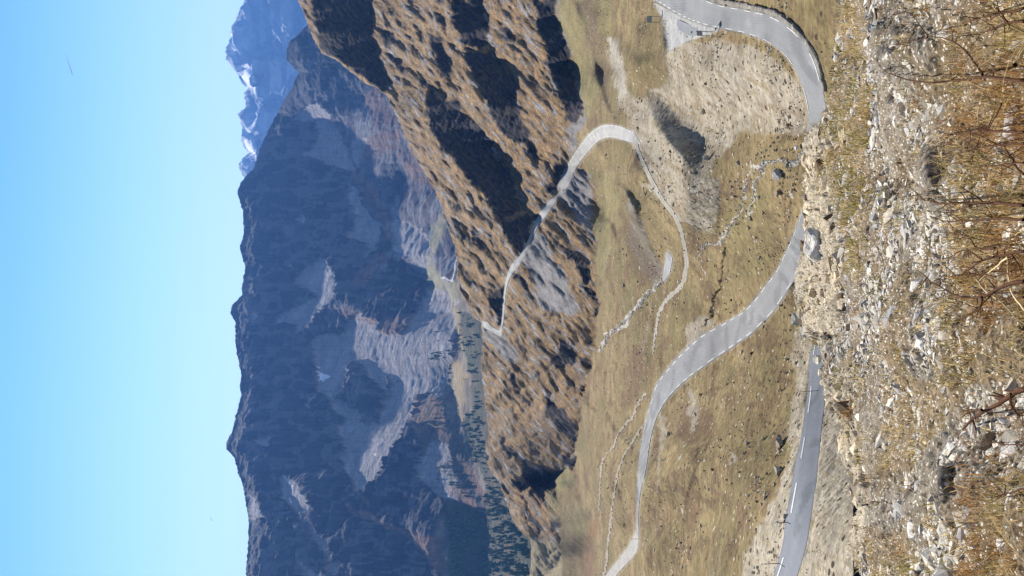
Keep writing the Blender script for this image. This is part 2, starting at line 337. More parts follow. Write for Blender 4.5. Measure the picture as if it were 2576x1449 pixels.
XX = x_bot + (sil[None, :] - x_bot) * tt; YY = np.broadcast_to(ycol[None, :], XX.shape).copy()
YF = fold(YY)
P = MID.P(XX, YY); RR = MID.r(XX, YY)
N_ = gnormals(P)
# --- cover of the ground
wx, wy = warp(XX, YF, 10, 50); a_, b_ = warp(XX, YF, 5.5, 14, 7.); wx += a_ - XX; wy += b_ - YF
xb = interp(YF, CLIFFBASE)
rockm = sstep(8, -6, wx - xb)
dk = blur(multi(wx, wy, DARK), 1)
big = fbm(P, 60, 4, .55, 1.); mid_n = fbm(P, 9, 4, .6, 20.); fine = fbm(P, 1.2, 3, .6, 33.)
cp_ = rockm * 0
ang = R_(50); q = XX * math.sin(ang) - YF * math.cos(ang); pp = XX * math.cos(ang) + YF * math.sin(ang)
q = q + 9 * fbm(np.stack([XX, YF, 0 * XX], -1), 90, 3, .5, 18.)
strk = fbm(np.stack([q / 8, pp / 70, 0 * q], -1), 1, 4, .6, 71.); strk2 = fbm(np.stack([q / 5, pp / 15, 0 * q], -1), 1, 3, .6, 81.)
lay = fbm(np.stack([XX / 9, YF / 90, 0 * q], -1), 1, 4, .55, 91.)
GR = np.array((.168, .126, .060)); GOLD = np.array((.225, .168, .082)); OLIVE = np.array((.148, .126, .054)); HEATH = np.array((.125, .080, .044))
BROWN = np.array((.205, .128, .058)); ROCK = np.array((.20, .20, .215)); ROCK_SHADE = np.array((.042, .040, .046)); STONE = np.array((.30, .265, .21)); SCREE = np.array((.20, .195, .195))
col = np.zeros(P.shape) + GR
col = mix(col, GOLD, sstep(-.2, .7, big)); col = mix(col, HEATH, .8 * sstep(.05, .7, lay + .5 * mid_n)); col = mix(col, HEATH * .8, .6 * sstep(.2, .6, fbm(P * np.array([1, .35, 1]), 3.5, 4, .65, 151.))); col = mix(col, OLIVE, .7 * sstep(0, .6, -lay - .4 * big))
stony = .25 + .25 * sstep(0, .6, mid_n)
# stony ground round the inner side of the upper bend
stp = multi(wx, wy, [cv('R6', [(300, 330), (700, 290), (1050, 380), (1300, 650), (1390, 1000), (1300, 1050), (900, 1000), (650, 1250), (600, 1449), (200, 1449), (40, 1100), (0, 1000), (0, 720), (100, 800), (180, 700), (330, 640), (300, 450)]),
                     cv('R7', [(60, -30), (640, -60), (640, 200), (620, 330), (480, 300), (350, 200), (230, 50)]),
                     cv('R7', [(1310, 1449), (1290, 1100), (1200, 950), (1150, 1200), (1250, 1400)]),
                     cv('R8', [(1320, 0), (1220, 0), (1180, 300), (1170, 640), (1080, 900), (950, 1100), (820, 1449), (1060, 1460), (1140, 1200), (1220, 640)]),
                     cv('R8', [(1436, 0), (1412, 350), (1372, 750), (1302, 1200), (1232, 1460), (1700, 1460), (1700, 0)]),
                     cv('R3', [(1290, 300), (1380, 300), (1420, 700), (1600, 760), (1560, 960), (1440, 900), (1360, 560)])])
stp = blur(stp, 16); stp = sstep(.05, .95, stp + .3 * fbm(P, 14, 4, .6, 161.))
nearb = blur(multi(wx, wy, [cv('R8', [(1320, 0), (1220, 0), (1180, 300), (1170, 640), (1080, 900), (950, 1100), (820, 1449), (1060, 1460), (1140, 1200), (1220, 640)]), cv('R8', [(1436, -100), (1412, 350), (1372, 750), (1302, 1200), (1232, 1460), (1900, 1460), (1900, -100)])]), 8)
col = mix(col, (.34, .285, .19), nearb * .75)
diag = fbm(np.stack([(XX * .55 - YF * .83) / 16, (XX * .83 + YF * .55) / 60, 0 * q], -1), 1, 4, .6, 111.)
col = mix(col, STONE * 1.05, stp * (.5 + .28 * sstep(-.4, .5, diag + .5 * mid_n))); col = mix(col, HEATH * 1.1, .28 * stp * sstep(.2, .7, -diag))
stony = stony + stp * .55
scr = blur(multi(wx, wy, [cv('R4', [(855, 0), (1000, 0), (1020, 480), (1000, 480), (920, 300), (800, 200), (770, 130)]), cv('R4', [(600, 450), (640, 400), (700, 450), (850, 680), (900, 850), (900, 950), (700, 900), (620, 700), (570, 560)]),
                            cv('R3', [(885, 0), (925, 0), (960, 300), (1020, 450), (1090, 620), (1130, 950), (1050, 1120), (1000, 1180), (985, 1000), (1090, 900), (1085, 700), (1000, 400)]),
                            cv('R4', [(280, 1010), (390, 1060), (470, 1130), (520, 1250), (420, 1200), (300, 1090)])]), 3)
# rock slope: brown grass on the ramps, grey broken rock between
rc = mix(np.zeros(P.shape) + BROWN, BROWN * 1.4 + .01, .8 * sstep(-.1, .5, -strk + .4 * mid_n))
rc = mix(rc, ROCK, .85 * sstep(.12, .42, strk + .6 * strk2 - .1)); rc = mix(rc, HEATH * .5, .55 * sstep(.12, .4, strk2 - .3 * strk + .5 * fine)); rc = rc * (1 - .3 * sstep(.1, .45, fbm(np.stack([q / 4.5, pp / 22, 0 * q], -1), 1, 3, .65, 133.)))[..., None]; rc = mix(rc, (.33, .32, .30), .6 * sstep(.6, .85, strk + .5 * strk2 + .3 * fine))
col = mix(col, rc, rockm)
col = mix(col, SCREE * (1 + .25 * strk2[..., None]), scr * .85)
col = mix(col, mix(ROCK_SHADE * (1 + .7 * strk2[..., None]), (.095, .068, .045), .8 * sstep(.15, .5, strk + .5 * strk2)), dk)  # cliff shade painted in: traced shaded faces get a darker rock colour
col = mix(col, (.17, .16, .065), .5 * blur(multi(wx, wy, [cv('R5', [(480, 790), (620, 780), (640, 850), (560, 900), (540, 1100), (500, 1060), (460, 900)])]), 6))
# olive meadow strips next to the cliffs
col = mix(col, (.195, .168, .075), .6 * blur(multi(wx, wy, [cv('R3', [(920, 0), (1020, 0), (1120, 200), (1190, 400), (1230, 700), (1180, 900), (1120, 900), (1070, 560), (1000, 380), (930, 180)]), cv('R3', [(1200, 0), (1330, 0), (1330, 200), (1280, 300), (1230, 250)]),
                                                                cv('R4', [(1040, 0), (1160, 0), (1190, 250), (1130, 400), (1100, 700), (1050, 750), (1040, 300)])]), 5))
DKB = HEATH * .75
for pl, c_, a_2 in ((cv('R7', [(0, 0), (40, 60), (120, 300), (180, 450), (235, 570), (225, 680), (150, 640), (60, 500), (0, 400)]), (.16, .15, .14), .8), (cv('R4', [(1180, 200), (1250, 350), (1400, 560), (1440, 700), (1380, 720), (1300, 780), (1260, 640), (1200, 450)]), DKB, .75),
                    (cv('R7', [(50, 0), (160, 0), (260, 200), (350, 330), (370, 450), (300, 480), (240, 540), (150, 380), (90, 230)]), GOLD * .9, .8), (cv('R3', [(1060, 0), (1190, 0), (1250, 300), (1300, 600), (1330, 850), (1280, 800), (1180, 560), (1130, 300)]), (.13, .095, .06), .8),
                    (cv('R3', [(1285, 300), (1330, 300), (1400, 450), (1440, 640), (1400, 850), (1350, 700), (1300, 450)]), (.36, .33, .28), .75), (cv('R7', [(1000, 0), (1060, 400), (980, 600), (700, 780), (640, 700), (700, 400), (700, 100)]), OLIVE * 1.1, .5),
                    (cv('R5', [(1030, 650), (1040, 1100), (960, 1200), (930, 1050), (980, 800)]), GOLD * .85, .5), (cv('R5', [(740, 1100), (800, 1100), (780, 1460), (700, 1460), (690, 1300)]), (.20, .10, .04), .6), (cv('R7', [(420, 240), (520, 300), (560, 380), (500, 500), (430, 460)]), DKB, .6),
                    (cv('R7', [(380, 700), (470, 700), (440, 900), (330, 1150), (280, 1150), (350, 900)]), OLIVE, .5)):
    col = mix(col, c_, a_2 * blur(multi(wx, wy, [pl]), 4) * (.75 + .4 * mid_n))
for pl in (cv('R5', [(985, 0), (1050, 0), (1100, 150), (1050, 350), (990, 430), (960, 300)]), cv('R5', [(740, 1200), (790, 1240), (780, 1449), (700, 1449)]), cv('R5', [(1000, 1000), (1030, 1000), (1010, 1150), (970, 1200)]),
           cv('R8', [(365, 200), (620, 230), (610, 400), (470, 490), (380, 430)]), cv('R8', [(430, 800), (530, 850), (540, 1000), (440, 1100), (420, 950)]), cv('R7', [(250, 1050), (310, 1060), (300, 1140), (240, 1160)])):
    col = mix(col, HEATH * 1.05, .75 * blur(multi(wx, wy, [pl]), 6))
col = mix(col, (.27, .22, .13), .85 * blur(multi(XX, YF, [[(1320, 1352), (1395, 1362), (1415, 1400), (1415, 1470), (1320, 1470)]]), 4))
for pl in (cv('R8', [(250, 260), (290, 300), (240, 600), (230, 860), (215, 800), (225, 500)]), cv('R8', [(440, 120), (500, 100), (500, 380), (470, 400)]), cv('R8', [(750, 540), (775, 540), (765, 640), (745, 640)]), cv('R7', [(520, 900), (640, 950), (500, 1080), (400, 1180), (430, 1000)])):
    col = mix(col, STONE, .7 * blur(multi(wx, wy, [pl]), 4))
sb = np.minimum(linedist(wx, wy, S1), np.minimum(linedist(wx, wy, S2), linedist(wx, wy, S3)) * 1.6)
sbm = sstep(4.5, 1.5, sb + 3 * fine + 2 * mid_n); col = mix(col, (.50, .48, .44), sbm * .75)
dt = sstep(3.2, 1.2, linedist(wx, wy, DITCH)); col = mix(col, (.07, .055, .035), .8 * dt)
park = multi(XX + 2 * fine, YF, [cv('R6', [(200, 20), (330, 80), (560, 180), (700, 215), (700, 240), (560, 285), (440, 330), (310, 400), (292, 300), (275, 150)])]); park = blur(park, 2)
col = mix(col, (.30, .295, .28), park)
rm = np.zeros(XX.shape)
for rp in ROADS: rm = np.maximum(rm, multi(XX, YF, [rp]))
tkd = np.minimum(np.minimum(linedist(XX, YF, T1), linedist(XX, YF, T2)), linedist(XX, YF, T3)); tkm = sstep(8, 4, tkd)
rm0 = blur(rm, 2); rmw = np.clip(blur(rm, 7) * 2.2, 0, 1); flatm = np.maximum(rmw, tkm)
col = mix(col, (.36, .33, .27), np.clip(rmw * 1.2, 0, 1) * .65 * (1 - rm0) * (1 - dk))
stony = np.clip(stony * (1 - .6 * rockm) - .95 * np.maximum(np.maximum(park, rm0), dk), 0, 1)
col = np.clip(col * (1 + .16 * mid_n[..., None] + .18 * fine[..., None]), .015, .8)
# --- relief
px = RR / 887.                                                   # metres per picture pixel
amp_g = 1 - rockm
disp = (.35 * rockm) * fbm(P, 26, 3, .55, 5.) * (1 - dk * .3) + .35 * amp_g * fbm(P, 18, 3, .5, 6.)
disp += rockm * .05 * ridged(P, 8, 4, .6, 7.) + dk * .35 * ridged(P * np.array([1, 1, .5]), 11, 4, .62, 8.)
disp += (.04 + .045 * stony) * amp_g * fbm(P, 2.6, 3, .7, 9.) + (.030 + .022 * stony) * fbm(P, .9, 3, .75, 10.) * amp_g
rid = ridged(np.stack([q / 13 + .3 * mid_n, pp / 75, 0 * q], -1), 1, 4, .6, 141.); disp += rockm * RR * .0007 * rid * (1 - .5 * dk)
disp += rockm * .05 * fbm(P, 2.2, 3, .7, 11.)
flat = np.clip(1 - np.maximum(flatm, park) * 1.15, 0, 1)
disp = disp * flat - .09 * (RR / 100) * rm0 - .03 * (RR / 100) * tkm - .5 * dt * (RR / 150)
disp += .25 * sbm * fbm(P, .8, 2, .6)
fadeedge = sstep(0, .02, 1 - tt)
P = P + N_ * (disp * (.15 + .85 * fadeedge))[..., None]
# back of the crest
crest = P[-1]; rows = []
cr = np.hypot(crest[:, 0], crest[:, 1])
for k, (g, dz) in enumerate(((1.01, .012), (1.03, .04), (1.08, .10), (1.2, .24))):
    rows.append(np.stack([crest[:, 0] * g, crest[:, 1] * g, crest[:, 2] * g - dz * cr], -1))
P = np.concatenate([P, np.array(rows)], 0); col = np.concatenate([col, np.repeat(col[-1:], 4, 0)], 0); st = np.concatenate([stony, np.repeat(stony[-1:], 4, 0)], 0)
m_mid = mat('alpine_ground', attr='Col', rough=.95, noises=((.22, 3, .86, 1.14), (1.6, 6, .74, 1.26), (.05, 3, .9, 1.1)),
            speck=((2.0, (.42, .38, .31), .09, True), (.85, (.36, .33, .27), .02, True), (1.5, (.06, .045, .03), .10, True)), bump=((1.3, .5, .3), (.3, .3, 1.0)))
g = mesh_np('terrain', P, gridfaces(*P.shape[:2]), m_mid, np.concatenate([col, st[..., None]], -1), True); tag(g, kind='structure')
print('mid mesh', time.time() - T0)
# ================================================================== ribbons
def spline(pts, n):
    pts = np.array(pts, float); k = len(pts)
    seg = np.hypot(*(pts[1:] - pts[:-1]).T); t = np.concatenate([[0], np.cumsum(seg ** .5)])
    q = np.linspace(0, t[-1], n); m = np.gradient(pts, t, axis=0)
    i = np.clip(np.searchsorted(t, q, side='right') - 1, 0, k - 2); h = (t[i + 1] - t[i])[:, None]; s = ((q - t[i]) / (t[i + 1] - t[i]))[:, None]
    return (2 * s ** 3 - 3 * s ** 2 + 1) * pts[i] + (s ** 3 - 2 * s ** 2 + s) * h * m[i] + (-2 * s ** 3 + 3 * s ** 2) * pts[i + 1] + (s ** 3 - s ** 2) * h * m[i + 1]
def spline2(l, r, n):
    both = np.concatenate([np.array(l, float), np.array(r, float)], 1)
    mids = (both[:, :2] + both[:, 2:]) / 2
    k = len(both); seg = np.hypot(*(mids[1:] - mids[:-1]).T) + .01; t = np.concatenate([[0], np.cumsum(seg)])
    q = np.linspace(0, t[-1], n); m = np.gradient(both, t, axis=0)
    i = np.clip(np.searchsorted(t, q, side='right') - 1, 0, k - 2); h = (t[i + 1] - t[i])[:, None]; s = ((q - t[i]) / (t[i + 1] - t[i]))[:, None]
    o = (2 * s ** 3 - 3 * s ** 2 + 1) * both[i] + (s ** 3 - 2 * s ** 2 + s) * h * m[i] + (-2 * s ** 3 + 3 * s ** 2) * both[i + 1] + (s ** 3 - s ** 2) * h * m[i + 1]
    return o[:, :2], o[:, 2:]
def smooth1(a, n):
    for _ in range(n):
        b = np.concatenate([a[:1], a, a[-1:]], 0); a = (b[:-2] + 2 * a + b[2:]) / 4
    return a
m_asph = mat('asphalt', attr='Col', rough=.85, noises=((.35, 4, .93, 1.07), (4, 6, .9, 1.1)), bump=((9, .2, .02),))
m_paint = mat('road_paint', (.55, .55, .53), .7, noises=((3, 5, .7, 1.15),))
def ribbon(name, l, r, n, m, colf, field=MID, nw=9, lift=.0, wob=0):
    L, Rr = spline2(l, r, n)
    w = np.linspace(0, 1, nw)
    X = L[:, None, 0] * (1 - w) + Rr[:, None, 0] * w; Y = L[:, None, 1] * (1 - w) + Rr[:, None, 1] * w
    if wob:
        d = np.hypot(*(L - Rr).T)[:, None]; e = (np.abs(w - .5) * 2) ** 4
        nn = fbm(np.stack([X, Y, 0 * X], -1), 8, 3, .6, 3.)
        X = X + e * wob * nn; Y = Y + e * wob * nn
    rr = field.r(X, Y); rr = smooth1(rr, 3)
    Pp = point(X, Y, rr); Pp[..., 2] += lift
    cc = colf(X, Y, np.broadcast_to(w, X.shape), Pp)
    o = mesh_np(name, Pp, gridfaces(n, nw), m, cc, True); tag(o, kind='structure')
    return o, (L, Rr, X, Y, Pp)
def asph(base, warm=0):
    def f(X, Y, w, Pp):
        b = np.array(base)
        tr = np.exp(-((w - .28) / .07) ** 2) + np.exp(-((w - .72) / .07) ** 2) + .7 * np.exp(-((w - .55) / .05) ** 2)
        n = fbm(Pp, 14, 3, .6, 4.)
        c = b * (1 - .07 * tr + .08 * n)[..., None]
        ed = np.abs(w - .5) * 2; c = c * (1 + .16 * sstep(.45, .75, fbm(Pp, 5, 4, .7, 14.)) - .22 * sstep(.5, .62, ridged(Pp, 9, 2, .5, 19.) - .55))[..., None]
        return c * (1 - .12 * sstep(.9, 1, ed))[..., None]
    return f
def dashes(parent, geo, w0, w1, period, duty, phase=0, lift=.012, name='edge_line', imin=0, imax=None):
    """white painted dashes along a ribbon, period in metres, built in the ribbon's own surface"""
    Pp = geo[4]; nw = Pp.shape[1]
    def at(w): 
        f = w * (nw - 1); i = int(f); i = min(i, nw - 2); return Pp[:, i] * (1 - (f - i)) + Pp[:, i + 1] * (f - i)
    a = at(w0); b = at(w1); s = np.concatenate([[0], np.cumsum(np.linalg.norm(a[1:] - a[:-1], axis=1))])
    V = []; Fa = []; q = phase + s[imin]; end = s[imax] if imax else s[-1]
    while q + period * duty < end:
        qs = np.linspace(q, q + period * duty, 5)
        for k, t in enumerate(qs):
            for arr in (a, b):
                V.append([np.interp(t, s, arr[:, c]) for c in range(3)])
        base = len(V) - 10
        for k in range(4): Fa.append([base + 2 * k, base + 2 * k + 1, base + 2 * k + 3, base + 2 * k + 2])
        q += period
    if not V: print('no dashes', s[-1]); return None
    V = np.array(V); V[:, 2] += lift * 3
    return mesh_np(name, V, np.array(Fa), m_paint, None, False, parent)
roadA, gA = ribbon('mountain_road', A_in, A_out, 520, m_asph, asph((.215, .215, .215)), nw=13)
roadB, gB = ribbon('mountain_road', B_l, B_r, 200, m_asph, asph((.175, .185, .205)), nw=13)
roadC, gC = ribbon('mountain_road', C_l, C_r, 420, m_asph, asph((.34, .33, .31)), nw=9)
roadM, gM = ribbon('mountain_road', M_l, M_r, 40, m_asph, asph((.25, .25, .26)))
roadA3, gA3 = ribbon('mountain_road', A3_l, A3_r, 80, m_asph, asph((.30, .285, .26)))
roadD, gD = ribbon('mountain_road', D_l, D_r, 60, m_asph, asph((.28, .29, .31)))
for o_ in (roadA, roadB, roadC, roadM, roadA3, roadD): pass
def seglen(g):
    s = np.linalg.norm(g[4][1:, 6] - g[4][:-1, 6], axis=1).sum(); return s
print('road lengths', [seglen(q_) for q_ in (gA,gB,gC,gM,gD)], 'width', [float(np.linalg.norm(gA[4][i, 0] - gA[4][i, -1])) for i in (60, 150, 300, 420)])
m_dirt = mat('track_dirt', attr='Col', rough=.95, noises=((.8, 5, .8, 1.2), (5, 4, .85, 1.15)), bump=((3, .4, .1),))
def track(name, c, w, base, n=200):
    c = np.array(c, float); t = np.gradient(c, axis=0); nn = np.stack([-t[:, 1], t[:, 0]], -1); nn /= np.linalg.norm(nn, axis=1)[:, None]
    w = np.broadcast_to(np.asarray(w, float), (len(c),))[:, None]
    def f(X, Y, ww, Pp):
        e = np.abs(ww - .5) * 2; mid = np.exp(-((ww - .5) / .12) ** 2)
        c_ = np.zeros(X.shape + (3,)) + np.array(base)
        return c_ * (1 - .22 * mid + .12 * fbm(Pp, 5, 3, .6))[..., None]
    return ribbon(name, c - nn * w / 2, c + nn * w / 2, n, m_dirt, f, nw=9, lift=.03, wob=3.)
track('dirt_track', T1, [12, 9, 8, 9, 10, 10, 10, 9, 9, 10, 11, 12, 11, 10, 8, 6, 5, 4, 3], (.31, .285, .24), 300)
track('dirt_track', T2, [6, 5, 4, 4, 4, 4, 4, 4, 3, 3, 3, 2], (.28, .245, .19))
track('dirt_track', T3, [5, 5, 5, 5, 4, 4, 5, 5, 5, 5, 5], (.28, .245, .19))
tag(roadA, kind='structure'); print('roads', time.time() - T0)
# ================================================================== FAR MOUNTAINS
R2 = lambda p: cv('R2', p)
R1 = lambda p: cv('R1', p)
F_SCREE = [R2([(640, 260), (760, 260), (800, 200), (830, 140), (850, 150), (940, 200), (950, 260), (1000, 260), (1080, 240), (1150, 130), (1190, 0), (1210, -60), (1300, 0), (1330, 100), (1310, 300), (1280, 500), (1230, 560), (1130, 560), (1090, 700), (1010, 820), (970, 860), (940, 960), (860, 1020), (815, 1070), (830, 1000), (775, 930), (790, 900), (750, 870), (780, 830), (750, 740), (755, 700), (790, 680), (740, 640), (700, 560), (640, 540), (650, 430), (610, 320)]),
           R2([(520, -20), (720, -20), (740, 40), (650, 70), (580, 40)]), R2([(420, 210), (500, 140), (560, 110), (620, 90), (700, 20), (740, 60), (640, 150), (600, 200), (560, 250), (540, 210), (480, 200)]),
           R2([(1160, 870), (1200, 780), (1270, 800), (1290, 900), (1360, 1000), (1340, 1080), (1250, 1060), (1140, 960), (1140, 910)]), R2([(460, 960), (480, 955), (550, 1010), (600, 1080), (600, 1130), (540, 1140), (470, 1060)]),
           R2([(290, 1030), (340, 1080), (380, 1160), (310, 1170)]), R2([(570, 620), (610, 570), (640, 540), (600, 620)]), R2([(540, 1140), (600, 1180), (700, 1290), (710, 1380), (750, 1380), (740, 1449), (700, 1449), (690, 1350), (590, 1200)]), R2([(540, 1360), (600, 1400), (640, 1449), (600, 1449)]),
           R2([(330, 150), (350, 160), (340, 185), (300, 180)]), R2([(640, 950), (680, 930), (660, 970)]), R2([(700, 890), (735, 885), (735, 915)]), R2([(330, 770), (400, 760), (410, 800), (370, 810)]),
           R1([(600, 530), (650, 500), (700, 560), (780, 680), (840, 800), (850, 870), (780, 850), (660, 800), (580, 790), (650, 720), (670, 690), (650, 600), (520, 610)]),
           R1([(770, 850), (850, 950), (900, 1050), (970, 1130), (970, 1210), (950, 1250), (890, 1310), (910, 1220), (810, 1200), (850, 1120), (840, 1040), (800, 1000), (830, 930)]),
           R1([(550, 1110), (575, 1078), (610, 1110), (580, 1125)]), R1([(640, 1050), (655, 1015), (650, 1060)]), R1([(540, 1420), (600, 1340), (680, 1290), (740, 1380), (760, 1455), (560, 1455)]), R1([(490, 1300), (550, 1350), (540, 1360)]), R1([(830, 700), (900, 700), (960, 760), (890, 800), (850, 850), (830, 780)]),
           R1([(960, 1130), (1060, 1100), (1180, 1160), (1230, 1250), (1200, 1360), (1100, 1300), (1030, 1250), (1020, 1180)])]
F_SCREE_DARK = [R2([(800, 400), (830, 388), (890, 420), (900, 470), (970, 530), (995, 570), (960, 630), (940, 700), (880, 710), (840, 640), (780, 610), (750, 570), (790, 440)]), R2([(990, 460), (1020, 500), (1000, 550), (980, 500)])]
F_BROWN = [R1([(780, 690), (850, 830), (900, 900), (970, 960), (1000, 1050), (1030, 1150), (1040, 1230), (990, 1170), (930, 1060), (870, 960), (830, 850)]), R1([(880, 480), (950, 440), (1040, 560), (1060, 620), (1120, 780), (1220, 880), (1260, 980), (1190, 930), (1120, 900), (1100, 850), (1060, 780), (1000, 760), (930, 790), (860, 830), (900, 700), (950, 680), (930, 600)]),
           R2([(1050, 1210), (1150, 1230), (1220, 1270), (1290, 1400), (1250, 1440), (1170, 1320), (1080, 1250)]), R2([(950, 260), (1000, 170), (1090, 180), (1120, 160), (1080, 240), (1000, 265)]), R2([(1130, 560), (1230, 560), (1290, 700), (1240, 760), (1130, 720), (1090, 700)]),
           R2([(700, 120), (820, 110), (850, 150), (830, 170), (930, 180), (950, 200), (900, 210), (800, 170), (700, 130)]), R1([(860, 1400), (960, 1270), (1010, 1280), (960, 1350), (900, 1449), (840, 1449)]), R2([(860, 1060), (900, 1080), (905, 1120), (880, 1090)]), R2([(790, 1080), (900, 1140), (1050, 1210), (1060, 1230), (960, 1200), (820, 1140)]),
           R2([(1300, 980), (1360, 1000), (1440, 1120), (1380, 1110), (1290, 1040)]), R2([(1340, 860), (1400, 900), (1500, 1130), (1460, 1100), (1400, 1000), (1340, 900)])]
F_OLIVE = [R1([(1230, 1140), (1290, 1080), (1330, 1130), (1280, 1200), (1240, 1280), (1240, 1320), (1290, 1400), (1330, 1460), (1210, 1460), (1200, 1360), (1220, 1250)]), R2([(1280, -10), (1330, -10), (1340, 90), (1300, 100)]), R2([(1330, 250), (1400, 330), (1420, 430), (1380, 420), (1350, 340)])]
F_GOLD = [R2([(1300, 400), (1350, 380), (1370, 450), (1360, 600), (1370, 740), (1345, 700), (1310, 580), (1300, 480)]), R2([(1300, 80), (1340, 150), (1370, 330), (1350, 330), (1310, 200)])]
F_DARKS = [R1([(980, 830), (1080, 830), (1110, 890), (1070, 960), (1040, 1040), (970, 1000), (965, 900)]), R1([(860, 900), (880, 970), (870, 980)]), R1([(1010, 1310), (1090, 1310), (1180, 1370), (1210, 1449), (1000, 1449)]), R2([(1000, -10), (1190, -10), (1160, 90), (1100, 140), (1000, 160), (940, 140), (920, 60)]),
           R1([(1240, 1240), (1290, 1220), (1310, 1300), (1260, 1300)]), R1([(1280, 1110), (1350, 1200), (1340, 1290), (1300, 1200)])]
F_PLATEAU = R1([(700, 600), (780, 680), (900, 900), (1000, 1050), (1040, 1230), (960, 1340), (1000, 1380), (1180, 1370), (1300, 1460), (1420, 1460), (1300, 1000), (1130, 700), (1000, 480), (960, 440), (900, 560)])
F_LOW = R2([(1190, -10), (1380, -10), (1600, 1300), (1700, 1460), (1270, 1460), (1200, 1300), (1290, 1100), (1140, 960), (1170, 800), (1090, 700), (1150, 560), (1280, 500), (1310, 300)])
F_FOREST = [R2([(1440, 120), (1560, 150), (1620, 500), (1620, 900), (1480, 900), (1440, 640)]), R2([(1480, 650), (1560, 900), (1700, 1150), (1900, 1300), (1900, 1470), (1500, 1470), (1480, 1000)]), R2([(1270, 1110), (1330, 1080), (1450, 1120), (1480, 1000), (1420, 880), (1380, 780), (1360, 700), (1380, 640), (1440, 640), (1500, 900), (1560, 1180), (1700, 1300), (1760, 1470), (1290, 1470), (1290, 1300)]), R2([(1340, 130), (1440, 190), (1480, 380), (1480, 650), (1400, 650), (1400, 500), (1380, 380), (1340, 260)])]
F_WOODSPOT = [R2([(1100, 600), (1200, 540), (1280, 600), (1300, 720), (1200, 740), (1120, 680)]), R2([(1220, 900), (1300, 880), (1400, 1000), (1440, 1080), (1350, 1060)]), R2([(1190, 300), (1290, 380), (1300, 500), (1220, 480)])]
F_SNOW = [R2([(643, 440), (660, 450), (690, 455), (704, 465), (680, 476), (668, 492), (655, 480), (643, 490), (650, 470)]), R2([(470, 957), (480, 962), (518, 1012), (508, 1010)]), R2([(494, 1060), (503, 1062), (517, 1088), (508, 1090)]), R2([(914, 846), (928, 848), (922, 858)]), R2([(640, 415), (648, 418), (645, 428)])]
def far_slope(X, Y):
    Yf = fold(Y); wx, wy = warp(X, Yf, 7, 40, 9.)
    base = interp(Yf, [(1110, -300), (1110, 200), (1110, 400), (1120, 600), (1140, 700), (1160, 900), (1180, 1100), (1220, 1300), (1230, 1800)])
    S = np.where(X > base, .02, .665)
    p = np.stack([X / 26, Yf / 16, 0 * X], -1)
    gul = ridged(p, 2.2, 4, .55, 3.)
    S = S + (.06 * gul - .01) * (X < base)
    sc = multi(wx, wy, F_SCREE) * (1 - multi(wx, wy, F_SCREE_DARK)); S = np.where(sc > 0, .40 + .07 * fbm(p, 1, 3, .5), S)
    S = np.where(pip(wx, wy, F_PLATEAU) & (sc == 0), .30, S)
    S = np.where(multi(wx, wy, F_BROWN) > 0, .34, S)
    S = np.where(multi(wx, wy, F_DARKS + F_SCREE_DARK) > 0, .68, S)
    S = np.where(multi(wx, wy, F_OLIVE + F_GOLD) > 0, .05, S)
    S = np.where(X > 1290, -.06, S)
    return S
FAR = Field(540, 1460, -300, 1750, 3, 820, far_slope, 5)
print('far field', FAR.r(np.array([1340, 1150, 1150, 900, 610, 750]), np.array([1300, 700, 1000, 900, 900, 150])))
nr, nc = 430, 860
yc = np.concatenate([np.linspace(-300, -5, 40), np.linspace(0, 1452, nc), np.linspace(1458, 1750, 40)])
sl = interp(fold(yc), SIL_FAR); n1 = fbm(np.stack([yc, 0 * yc, 0 * yc], -1), 16, 5, .65, 40.); sl = sl + 3.2 * n1 - 3 * np.clip(n1, 0, 1)
t_ = np.linspace(0, 1, nr)[:, None]; xb0 = 1440.
XX = xb0 + (sl[None] - xb0) * t_; YY = np.broadcast_to(yc[None], XX.shape).copy(); YF = fold(YY)
P = FAR.P(XX, YY); N_ = gnormals(P)
wx, wy = warp(XX, YF, 6, 30, 9.); a_, b_ = warp(XX, YF, 2, 7, 14.); wx += a_ - XX; wy += b_ - YF
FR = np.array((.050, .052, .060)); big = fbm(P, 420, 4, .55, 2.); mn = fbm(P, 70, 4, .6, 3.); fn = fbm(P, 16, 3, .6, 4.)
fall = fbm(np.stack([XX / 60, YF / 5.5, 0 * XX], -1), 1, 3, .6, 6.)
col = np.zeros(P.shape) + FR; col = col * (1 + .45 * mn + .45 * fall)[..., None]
spk = fbm(np.stack([YF / 7, XX / 90, 0 * XX], -1), 1, 4, .65, 27.); sx_ = wx + 9 * spk; sy_ = wy
fp = blur(pip(wx, wy, F_PLATEAU).astype(float), 2); col = mix(col, mix(np.zeros(P.shape) + (.15, .115, .11), (.25, .24, .24), sstep(-.2, .4, mn)), fp * (.5 + .4 * sstep(-.3, .2, fn + mn)))
lo = blur(pip(wx, wy, F_LOW).astype(float), 2); col = mix(col, mix(np.zeros(P.shape) + (.17, .135, .09), (.26, .22, .17), sstep(-.2, .4, mn)), lo * .8)
sc = multi(sx_, sy_, F_SCREE) * (1 - multi(sx_, sy_, F_SCREE_DARK)); sc = blur(sc, 1)
col = mix(col, np.array((.35, .32, .31)) * (1 + .13 * spk + .10 * fall + .14 * mn)[..., None], sc * .95)
col = mix(col, np.array((.22, .125, .085)) * (1 + .3 * fall)[..., None], blur(multi(wx, wy, F_BROWN), 1) * (.55 + .35 * sstep(-.3, .3, mn + fn)))
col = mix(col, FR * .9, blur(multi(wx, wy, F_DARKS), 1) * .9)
col = mix(col, (.27, .25, .14), blur(multi(wx, wy, F_OLIVE), 2) * .8); col = mix(col, (.34, .26, .13), blur(multi(wx, wy, F_GOLD), 3) * .85)
